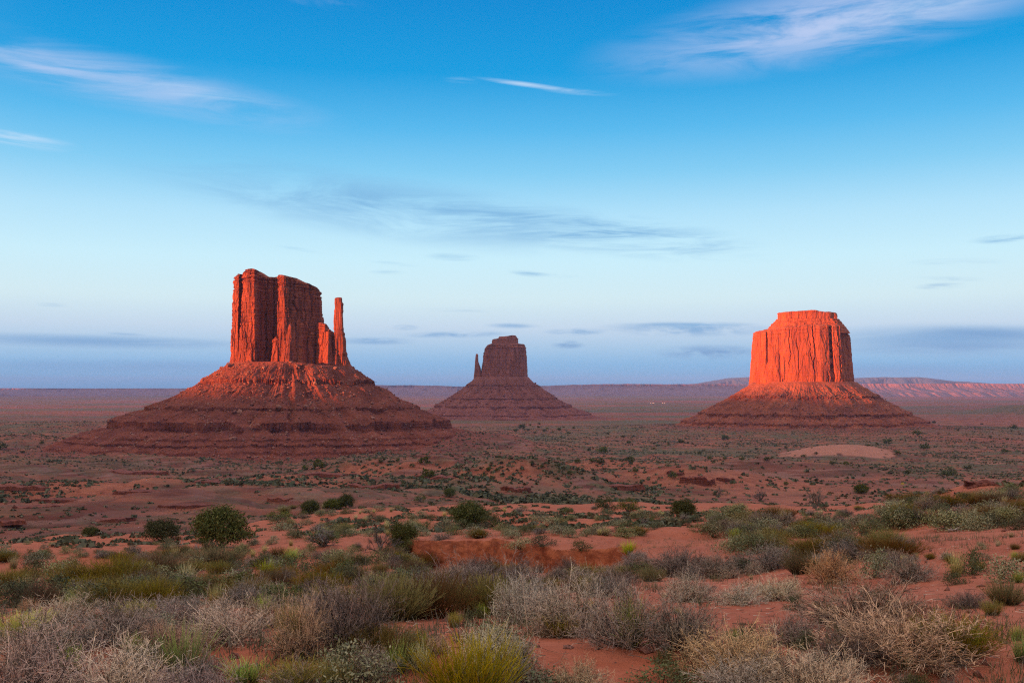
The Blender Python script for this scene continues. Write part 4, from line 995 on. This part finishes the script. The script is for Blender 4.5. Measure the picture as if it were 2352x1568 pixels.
CLEAR = [(1330, 1530, 170, 42), (1640, 1420, 60, 40), (2250, 1450, 80, 34), (1780, 1428, 90, 18), (590, 1510, 40, 30), (640, 1545, 60, 25), (1060, 1460, 60, 22), (1240, 1285, 230, 18), (2180, 1265, 60, 14)]
for (x0, x1), (y0, y1), n, (h0, h1), (a0, a1), kinds, place in PATCH:
    ks, ws = list(kinds), list(kinds.values())
    for i in range(n):
        for _ in range(30):
            X, Y = prs.uniform(x0, x1), prs.uniform(y0, y1)
            if not any(((X-cx_)/rx)**2+((Y-cy_)/ry)**2 < 1 for cx_, cy_, rx, ry in CLEAR): break
        k = prs.choices(ks, ws)[0]; t = (Y-y0)/(y1-y0)
        h = (h0+(h1-h0)*t)*prs.uniform(.75, 1.2); w = h*prs.uniform(a0, a1)
        if k in ('straw', 'green'): w = h*1.2
        put(k, X, Y, w, h, LOOK[k]+' '+place, LOOK[k]+'s '+place)

for X, Y, w, h, k, lb in ((1195, 1262, 75, 30, 'sage', 'grey green bush hanging over the middle of the sand bank'), (1245, 1262, 70, 26, 'dark', 'dark bush on the lip of the sand bank, right of its middle'), (1015, 1240, 60, 20, 'violet', 'grey bush on the lip of the sand bank, left part'),
        (1335, 1268, 60, 24, 'dark', 'dark bush on the lip of the sand bank, right part'), (1305, 1318, 80, 44, 'violet', 'round violet grey shrub before the right part of the sand bank'), (1090, 1312, 90, 36, 'violet', 'low violet grey shrub before the middle of the sand bank'), (1445, 1275, 46, 34, 'green', 'bright green grass at the right end of the sand bank'), (980, 1300, 90, 34, 'olive', 'olive bush before the left part of the sand bank')): put(k, X, Y, w, h, lb)
TREES = [(507, 1255, 124, 86, 'largest juniper, round and dark, standing on red sand at left', 0, False), (372, 1243, 74, 46, 'dark juniper left of the largest round one', 1, False),
 (208, 1231, 32, 20, 'small dark juniper far left of the largest round one', 2, False), (713, 1180, 42, 29, 'neat round juniper on the skyline of the near slope, left of centre', 3, False),
 (765, 1172, 44, 24, 'left of two touching junipers right of the neat round one', 1, False), (795, 1166, 34, 30, 'right of two touching junipers right of the neat round one', 2, False),
 (640, 1192, 62, 20, 'low spreading juniper left of the neat round one', 0, True), (1078, 1206, 78, 48, 'dark juniper on the slope above the red sand bank', 3, False), (1128, 1210, 50, 36, 'dark brown juniper beside the one above the red sand bank', 0, True),
 (1570, 1189, 54, 38, 'round green juniper on the slope right of centre', 1, False), (1390, 1176, 54, 34, 'thin brownish juniper left of another thin one', 2, True), (1442, 1176, 52, 32, 'thin brownish juniper right of another thin one', 3, True),
 (1032, 1141, 26, 19, 'small juniper beyond the slope above the sand bank', 0, False), (966, 1152, 30, 17, 'small wide juniper left of the one beyond the slope above the bank', 2, True), (927, 1262, 60, 52, 'juniper beside the leaning dead tree', 2, False),
 (745, 1252, 84, 34, 'sparse juniper under a reddish bare bush', 1, True), (1978, 1133, 32, 20, 'dark juniper on a bare red knoll at right', 3, False)]
for X, Y, w, h, lb, v, th in TREES: tree(X, Y, w, h, lb, v, th)
put('bare', 742, 1256, 120, 62, 'reddish grey bare bush beside the red sand, right of the largest juniper', var=0)
put('bare', 872, 1270, 110, 78, 'leaning dead tree with grey twigs at the left end of the sand bank', var=1)
put('bare', 1872, 1166, 72, 64, 'tall bare leafless tree before the pink flat, right of centre', var=2)
put('bare', 1746, 1150, 56, 34, 'smaller bare tree left of the tall leafless one', var=0)
put('bare', 1651, 1136, 20, 26, 'tiny bare tree, leftmost on the pink flat', var=1)
put('snag', 405, 1262, 36, 44, 'forked bleached snag left of the largest juniper', var=0)
put('snag', 456, 1273, 42, 38, 'forked bleached snag in front of the largest juniper', var=1)
b = put('snag', 2180, 1222, 60, 42, 'fallen forked dead branch on the right red sand', var=2); b.rotation_euler = (R(78), R(12), R(60)); b.name = 'fallen_branch'; b['category'] = 'branch'
b.location.z += .05
DOTS = '1244,1075 1278,1055 1285,1072 1307,1090 1329,1081 1357,1062 1322,1064 1378,1066 1451,1060 1432,1005 1603,1044 1630,1055 1737,1033 1769,1056 1760,1058 1841,1051 1992,1025 2010,1022 2031,1021 2123,1033 2308,1040 2316,1011 2081,1090 1802,1115 2187,1096 2228,1079 1350,1036 1448,1019 1660,1056 1700,1057 1913,1067 1942,1068 97,1020 52,1041 5,1033 637,1069 700,1077 737,1076 705,1062 718,1064 875,1063 910,1060 946,1073 980,1068 1123,1044 1143,1085 1117,1084 1117,1096 1135,1101 972,1101 985,1098 1180,992 1196,985 1210,990 1222,978 1236,983 1248,992 1260,986 1271,994 1284,989 1295,982 1308,996 1230,996 1205,979 1243,975 1320,985 1402,998 1660,1012 1810,1030 1880,1045 2060,1044 2240,1030 2280,1005 2330,985 2200,990 2150,972 2250,975 2100,1000 1560,1018 1500,1032 1390,1042 1460,1085 1545,1098'.split()
for i, s_ in enumerate(DOTS):
    X, Y = map(float, s_.split(','))
    big = .010 if Y < 1000 else .0135
    h = (Y-HY)*.070*prs.choice((.5, .6, .75, .95, 1.4)); side = 'left' if X < 1150 else 'middle' if X < 1600 else 'right'
    far_ = 'in the far cluster below the farthest butte' if Y < 1000 and X < 1420 else 'on the valley floor at '+side
    put('far_juniper', X+prs.uniform(-6, 6), Y, h*prs.uniform(1.15, 1.9), h, 'small dark juniper dot '+far_, 'dark junipers '+far_)

# countless low scrub beyond the near slope: one object
def scrub():
    rg = np.random.default_rng(81)
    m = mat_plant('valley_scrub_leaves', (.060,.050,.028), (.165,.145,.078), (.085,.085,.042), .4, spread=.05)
    Vs, Qs, Ts, Rs, o = [], [], [], [], 0
    for n, d0, d1, sz0, sz1, nl, ls in ((8500, 55, 230, .24, .60, 30, .15), (9000, 230, 650, .4, .95, 14, .25), (92000, 480, 2900, .5, 1.6, 6, .42)):
        d = np.exp(rg.uniform(math.log(d0), math.log(d1), n)) if d1 < 700 else d0+(2900-d0)*rg.random(n)**1.4
        az = rg.uniform(-R(31), R(31), n); x, y = d*np.tan(az), d
        X = CX+F*np.tan(az)
        keep = rg.random(n) < np.clip(.44+1.5*fbm(x/60, y/75, 0, 4, 83)+.35*ridged(x/140, y/140, 0, 2, 84), .10, 1)
        keep &= ~((X > 1520) & (y > 400) & (y < 960) & (rg.random(n) < .72))
        keep &= ~((X < 1000) & (y < 1200) & (rg.random(n) < .35))
        keep &= ~((((X-1938)/132)**2+((y-1318)/48)**2 < .7) & (rg.random(n) < np.where(y > 1310, .95, .55)))
        keep &= ~((y < 58) | ((y < 75) & (X < 700) & (rg.random(n) < .7)))
        x, y = x[keep], y[keep]; n = len(x)
        z = ground(x, y); S_ = rg.uniform(sz0, sz1, n)*np.where(rg.random(n) < .06, 1.7, 1)
        c = rg.normal(0, 1, (n, nl, 3)); c /= np.linalg.norm(c, axis=-1, keepdims=True); c[..., 2] = np.abs(c[..., 2])*.62+.03
        C = (c*rg.uniform(.6, 1, (n, nl, 1))*np.array([1.15, 1.15, .8]))*S_[:, None, None]+np.stack([x, y, z-.03], -1)[:, None]
        a = rg.normal(0, 1, (n, nl, 3)); a[..., 2] += .6; a /= np.linalg.norm(a, axis=-1, keepdims=True)
        b = np.cross(a, rg.normal(0, 1, (n, nl, 3))); b /= np.linalg.norm(b, axis=-1, keepdims=True)+1e-9
        s_ = (S_*ls)[:, None, None]*1.6
        V = np.stack([C-a*s_-b*s_*.5, C-a*s_*.2+b*s_, C+a*s_+b*s_*.3, C+a*s_*.3-b*s_], 2).reshape(-1, 3)
        Vs.append(V); Qs.append(np.arange(len(V)).reshape(-1, 4)+o); o += len(V)
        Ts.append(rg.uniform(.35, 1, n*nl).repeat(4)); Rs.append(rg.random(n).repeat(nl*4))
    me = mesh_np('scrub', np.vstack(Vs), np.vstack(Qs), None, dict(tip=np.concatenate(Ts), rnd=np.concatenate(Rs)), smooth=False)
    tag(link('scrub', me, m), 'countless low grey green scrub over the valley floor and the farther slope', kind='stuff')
scrub()
def litter():
    """dropped twigs and crumbs of stone lying on the near sand"""
    rg = np.random.default_rng(91); n = 2600
    d = 4.5+26*rg.random(n)**1.7; az = rg.uniform(-R(29), R(29), n); x, y = d*np.tan(az), d
    L = rg.uniform(.05, .26, n); a = rg.uniform(0, 6.28, n); t = np.linspace(0, 1, 4)
    px = x[:, None]+np.cos(a)[:, None]*L[:, None]*t+rg.normal(0, .014, (n, 4)); py = y[:, None]+np.sin(a)[:, None]*L[:, None]*t+rg.normal(0, .014, (n, 4))
    pz = ground(px.ravel(), py.ravel()).reshape(n, 4)+.006+np.abs(rg.normal(0, .012, (n, 4)))
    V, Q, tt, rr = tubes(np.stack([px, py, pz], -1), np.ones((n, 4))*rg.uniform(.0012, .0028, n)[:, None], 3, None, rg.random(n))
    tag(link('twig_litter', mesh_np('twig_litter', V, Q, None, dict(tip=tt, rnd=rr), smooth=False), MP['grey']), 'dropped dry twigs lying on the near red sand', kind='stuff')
    def place(rg):
        d = 4.5+60*rg.random()**1.8; az = rg.uniform(-R(29), R(29)); x, y = d*math.tan(az), d
        return np.array([x, y, float(ground(np.array([x]), np.array([y]))[0])])
    RV, RT = rocks(2200, place, lambda rg: .008+.045*rg.random()**5, 93)
    tag(link('pebbles', mesh_np('pebbles', RV, None, RT, smooth=False), M['boulder']), 'small stones scattered on the near red sand', kind='stuff')
litter()
def ground_cover():
    """thin short grass and seedling twigs between the shrubs"""
    rg = np.random.default_rng(97); n = 8000; nb = 9
    d = 4.5+55*rg.random(n)**1.6; az = rg.uniform(-R(30), R(30), n); x, y = d*np.tan(az), d
    X = CX+F*np.tan(az)
    keep = fbm(x*.35, y*.35, 0, 3, 99) > -.05
    keep &= ~((X > 1180) & (X < 1500) & (y > 4.5) & (y < 7.2))
    x, y = x[keep], y[keep]; n = len(x); z = ground(x, y)
    a = rg.uniform(0, 6.28, (n, nb)); lean = np.abs(rg.normal(0, .55, (n, nb))); L = rg.uniform(.04, .20, (n, 1))*rg.uniform(.5, 1.1, (n, nb))
    b = np.stack([x[:, None]+rg.normal(0, .05, (n, nb)), y[:, None]+rg.normal(0, .05, (n, nb)), z[:, None]-.01+0*a], -1).reshape(-1, 3)
    P, _ = strands(rg, b, dirs(rg, a.ravel(), math.pi/2-lean.ravel()), L.ravel(), 2, .12, .03)
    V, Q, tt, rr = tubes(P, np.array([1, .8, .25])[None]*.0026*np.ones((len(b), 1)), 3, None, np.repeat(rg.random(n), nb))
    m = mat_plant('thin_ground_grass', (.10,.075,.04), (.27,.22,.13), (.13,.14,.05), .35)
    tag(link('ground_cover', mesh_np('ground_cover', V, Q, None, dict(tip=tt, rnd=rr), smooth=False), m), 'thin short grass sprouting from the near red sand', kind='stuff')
ground_cover()

M['ledge'] = mat_rock('dark_red_ledge_rock', (.26,.080,.052), (.17,.050,.036), (.10,.034,.030), 2.5)
# rock ledges breaking out of the valley floor
def outcrop(X, Y, wpx, hpx, label, seed, tall=1.0):
    x, y, z = ray_ground(X, Y); k = y/F; w = wpx*k/2
    rg = np.random.default_rng(seed); n = 16; a = np.arange(n)/n*2*math.pi
    r = 1+rg.uniform(-.42, .25, n); pts = [(w*r[i]*math.cos(a[i]), w*.45*r[i]*math.sin(a[i])) for i in range(n)]
    h = hpx*k
    V, Q = prism(pts, [(p*.93, q*.93) for p, q in pts], -h*.6, lambda xx: h*(.62+.38*vnoise(xx/w*2.6, 0*xx, 0, seed)+.12*vnoise(xx/w*11, 0*xx, 0, seed+1)), 420, 46, max(h/26, .05), seed, .9, cap=6)
    r = max(h/9, .25)
    def place(rg):
        t = rg.uniform(-1, 1); u = rg.uniform(.8, 2.2); px, py = x+t*w*1.1, y-w*.45*u
        return np.array([px-x, py-y, float(ground(np.array([px]), np.array([py]))[0])-z])
    root = empty('rock_outcrop', (x, y, z)); tag(root, label, 'rock')
    link('ledge', mesh_np('ledge', V, Q), M['ledge'], root)
    RV, RT = rocks(130, place, lambda rg: r*(.25+.9*rg.random()**3), seed+1)
    tag(link('rubble', mesh_np('rubble', RV, None, RT, smooth=False), M['ledge'], root), kind='stuff')
outcrop(1600, 1110, 80, 17, 'dark red rock ledge on the knoll, right of centre', 951)
outcrop(1668, 1104, 44, 8, 'low red rock ledge right of the dark one on the knoll', 953)
outcrop(1550, 1090, 46, 9, 'red rock step at the left shoulder of the knoll', 955)
outcrop(1185, 1128, 70, 13, 'pinkish rock shelf in the middle of the valley, left of the knoll', 957)
outcrop(640, 1150, 70, 9, 'pink rock shelf beyond the neat round juniper', 959)
outcrop(80, 1166, 130, 8, 'long thin dark ledge at the left edge of the valley', 961)
outcrop(250, 1196, 110, 8, 'thin dark ledge left of the largest juniper', 963)
for X, Y, w, h, lb, sd in ((150, 1150, 150, 6, 'long dark ledge, second up from the valley rim at left', 971), (60, 1120, 120, 6, 'dark ledge at the left edge, below the pale scrub flat', 973), (430, 1165, 120, 7, 'dark ledge directly behind the largest juniper', 975),
        (520, 1108, 170, 6, 'wide dark ledge below the strata of the nearest butte', 977), (860, 1118, 130, 7, 'reddish ledge beyond the two touching junipers', 979), (300, 1085, 170, 6, 'thin wide ledge at the foot of the left scree', 981), (760, 1090, 150, 6, 'thin ledge under the middle of the nearest butte', 983), (20, 1200, 110, 8, 'dark broken ledge, lowest at the left edge', 985), (1420, 1120, 110, 8, 'red ledge between the pinkish shelf and the knoll', 987), (1010, 1098, 120, 6, 'low ledge left of the pinkish shelf', 989)): outcrop(X, Y, w, h, lb, sd)
outcrop(330, 1130, 120, 7, 'thin ledge below the left foot of the nearest butte', 965)
outcrop(2250, 1112, 70, 9, 'red earth ledge beside the hillock at right', 967)

# road sign on the flat: yellow board with a black arrow
def box(cx_, cy_, cz, sx, sy, sz):
    v = np.array([(a, b, c) for a in (-.5, .5) for b in (-.5, .5) for c in (-.5, .5)])*np.array([sx, sy, sz])+np.array([cx_, cy_, cz])
    return v, np.array([(0,1,3,2),(4,6,7,5),(0,4,5,1),(2,3,7,6),(0,2,6,4),(1,5,7,3)])
def plain(name, col, rough=.6):
    m, N, b = new_mat(name, rough); g = N.new('ShaderNodeNewGeometry').outputs['Position']
    N.l.new(N.mix(N.mr(N.noise(g, 3, 4), .4, .7), rgb(*col), rgb(*[c*.75 for c in col])), b.inputs['Base Color']); return m
def sign():
    x, y, z = ray_ground(2073, 1114); k = y/F; r = empty('road_sign', (x, y, z)); tag(r, 'yellow road sign with a black arrow pointing left, on the pink flat', 'sign')
    w, h = 7.6*k, 4.6*k
    link('board', mesh_np('board', *box(0, 0, .5+h/2, w, .06, h), smooth=False), plain('yellow_sign_paint', (.80,.50,.10)), r)
    for s_ in (-.32, .32): link('post', mesh_np('post', *box(w*s_, .09, .3+h/2-.2, .12, .1, h+.9), smooth=False), plain('sign_post_metal', (.25,.22,.2)), r)
    zc = .5+h/2; pts = [(-.42*w, 0), (-.24*w, .34*h), (-.24*w, .12*h), (.42*w, .12*h), (.42*w, -.12*h), (-.24*w, -.12*h), (-.24*w, -.34*h)]
    pts = [(-p, q) for p, q in pts] if False else pts
    V = [(p, -.034-d, zc+q) for d in (0, .012) for p, q in pts]; bm = bpy.data.meshes.new('arrow')
    bm.from_pydata(V, [], [tuple(range(7, 14))]+[(i, (i+1) % 7, 7+(i+1) % 7, 7+i) for i in range(7)]); bm.update()
    link('arrow', bm, plain('black_sign_paint', (.02,.018,.016)), r)
sign()
def houses():
    wm, rm, dm = plain('white_house_paint', (.62,.60,.58)), plain('grey_house_roof', (.50,.48,.46)), plain('dark_window_glass', (.05,.05,.06))
    for X, w, d_, lb in ((1494.5, 6, 6, 'small white house, leftmost of four far off beside the broad butte'), (1500.5, 14, 7, 'longest of four white houses far off beside the broad butte'),
                         (1522, 7, 6, 'small white house, third of four far off left of the broad butte'), (1526.5, 6, 6, 'small white house, rightmost of four far off left of the broad butte')):
        y = 9000.; x = (X-CX)/F*y; z = float(ground(np.array([x]), np.array([y]))[0]); r = empty('white_house', (x, y, z)); tag(r, lb, 'house')
        h = 3.8
        link('wall', mesh_np('wall', *box(0, 0, h/2-.5, w*1.15, d_, h), smooth=False), wm, r)
        V = [(-w*.62, -d_*.6, h-.5), (w*.62, -d_*.6, h-.5), (w*.62, d_*.6, h-.5), (-w*.62, d_*.6, h-.5), (-w*.62, 0, h+2), (w*.62, 0, h+2)]
        me = bpy.data.meshes.new('roof'); me.from_pydata(V, [], [(0,1,5,4),(2,3,4,5),(0,4,3),(1,2,5),(0,3,2,1)]); me.update(); link('roof', me, rm, r)
houses()
# ------------------------------------------------------------------ distant mesas, mountains, and unseen high ground added for its shade
def long_mesa(name, X0, X1, D, ytops, ybase, seed, mat, depth=4000., cliff=.45, rough=1.0, n=700):
    """a long plateau: flat top, cliff band, scree apron, running across the view"""
    k = D/F
    u = np.linspace(0, 1, n); X = X0+(X1-X0)*u
    x = (X-CX)*k
    top = (HY-np.interp(u, np.linspace(0, 1, len(ytops)), ytops))*k + rough*k*(.9*vnoise(X*.05, 0*X, 0, seed)+.5*np.round(vnoise(X*.12, 0, 0, seed+1)*2)/2)
    base = (HY-ybase)*k+EYE+0*x; top = top+EYE
    rag = (fbm(X*.03, 0*X, 0, 4, seed+2)*70+fbm(X*.2, 0*X, 0, 3, seed+3)*30)*k*.4*rough
    rag2 = fbm(X*.05, 0*X+4, 0, 4, seed+4)*160*k*.5*rough
    ends = sstep(0, .03, u)*(1-sstep(.97, 1, u)); top = base+(top-base)*ends
    rows = [(depth, 1.0), (600, 1.0), (0, 1.0), (-30, 1-cliff*.55), (-60, 1-cliff*.6), (-110, 1-cliff), (-260, (1-cliff)*.66), (-500, (1-cliff)*.36), (-560, (1-cliff)*.25), (-1100, .05), (-1700, -.7)]
    V = []
    for i, (dy, f) in enumerate(rows):
        w = min(1, max(0, i-1)*.5)
        V.append(np.stack([x, D+0*x+dy*k/9+(rag*w if i > 1 else 0)+(rag2 if i > 5 else 0), base+(top-base)*f+(0*x if i < 3 else fbm(X*.08, 0*X+i, 0, 3, seed+7)*1.2*k)], -1))
    V = np.array(V).reshape(-1, 3)
    return link(name, mesh_np(name, V, grid_quads(len(rows), n), smooth=False), mat)
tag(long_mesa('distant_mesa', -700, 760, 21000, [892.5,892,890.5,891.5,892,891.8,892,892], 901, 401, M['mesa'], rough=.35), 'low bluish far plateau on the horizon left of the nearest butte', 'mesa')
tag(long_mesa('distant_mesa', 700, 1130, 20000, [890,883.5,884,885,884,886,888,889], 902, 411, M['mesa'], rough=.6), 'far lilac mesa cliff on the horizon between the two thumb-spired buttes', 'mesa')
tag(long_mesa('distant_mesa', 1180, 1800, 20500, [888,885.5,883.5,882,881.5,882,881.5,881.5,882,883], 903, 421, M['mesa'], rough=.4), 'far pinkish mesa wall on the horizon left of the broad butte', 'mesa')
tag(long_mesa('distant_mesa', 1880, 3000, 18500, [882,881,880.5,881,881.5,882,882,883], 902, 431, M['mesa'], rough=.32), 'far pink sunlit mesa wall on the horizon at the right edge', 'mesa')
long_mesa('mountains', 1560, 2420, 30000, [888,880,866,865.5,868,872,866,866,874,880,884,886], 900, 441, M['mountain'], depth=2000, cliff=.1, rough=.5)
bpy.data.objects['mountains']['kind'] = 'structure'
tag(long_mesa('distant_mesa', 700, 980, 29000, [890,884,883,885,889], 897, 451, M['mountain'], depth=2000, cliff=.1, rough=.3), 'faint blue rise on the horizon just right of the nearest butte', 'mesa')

def ridge(name, s, ps, hs, width, seed):
    """high ground added outside the picture to cast shade, towards the sun: crest line across the light's path"""
    p = np.linspace(ps[0], ps[-1], 260); h = np.interp(p, ps, hs)+fbm(p/180, 0*p, 0, 4, seed)*5
    V = []
    for o, f in ((-width, 0), (-width*.6, .55), (-width*.25, .62), (-width*.2, 1), (width*.2, 1), (width*.25, .62), (width*.6, .5), (width, 0)):
        zz = -140+(h+140)*f
        V.append(np.stack([UX*(s+o)+p*UY, UY*(s+o)-p*UX, zz+EYE+0*p], -1))
    o = link(name, mesh_np(name, np.array(V).reshape(-1, 3), grid_quads(8, 260), smooth=False), M['talus_far'])
    return tag(o, kind='structure')
ridge('shading_hills', -3000, [-5200, -4800, -2700, -2100, -1990, -1700, -1660, -1380, -1200, 1400, 1800], [-120, 110, 115, 108, 83, 80, 65, 59, 110, 120, -120], 420, 501)  # unseen, crest shaped to shade the foreground and the butte feet
ridge('shading_hills', -500, [-4300, -3960, -2980, -2700], [-120, 275, 275, -120], 260, 503)  # unseen, height set to shade the farthest butte
ridge('mountains', -700, [-24000, -22500, -18600, -17400, -15200, -13900, -13500], [-130, 285, 330, 350, 420, 425, -130], 1100, 505)  # unseen range added to keep sun off the far mesas

# ------------------------------------------------------------------ air
def haze():
    x0, x1, y0, y1, z0, z1 = -36000, 36000, -9000, 40000, -240, 446
    x0 = -40000
    v = [(x, y, z) for x in (x0, x1) for y in (y0, y1) for z in (z0, z1)]
    f = [(0,1,3,2),(4,6,7,5),(0,4,5,1),(2,3,7,6),(0,2,6,4),(1,5,7,3)]
    me = bpy.data.meshes.new('haze'); me.from_pydata(v, [], f); me.update()
    m = bpy.data.materials.new('haze_air'); m.use_nodes = True; N = NT(m.node_tree); N.n.clear()
    out = N.new('ShaderNodeOutputMaterial'); pv = N.new('ShaderNodeVolumePrincipled')
    pv.inputs['Color'].default_value = (.27, .45, .92, 1); pv.inputs['Density'].default_value = HAZE; pv.inputs['Anisotropy'].default_value = 0.0
    N.l.new(pv.outputs[0], out.inputs['Volume'])
    tag(link('haze', me, m), kind='stuff')
HAZE = 2.1e-5
haze()
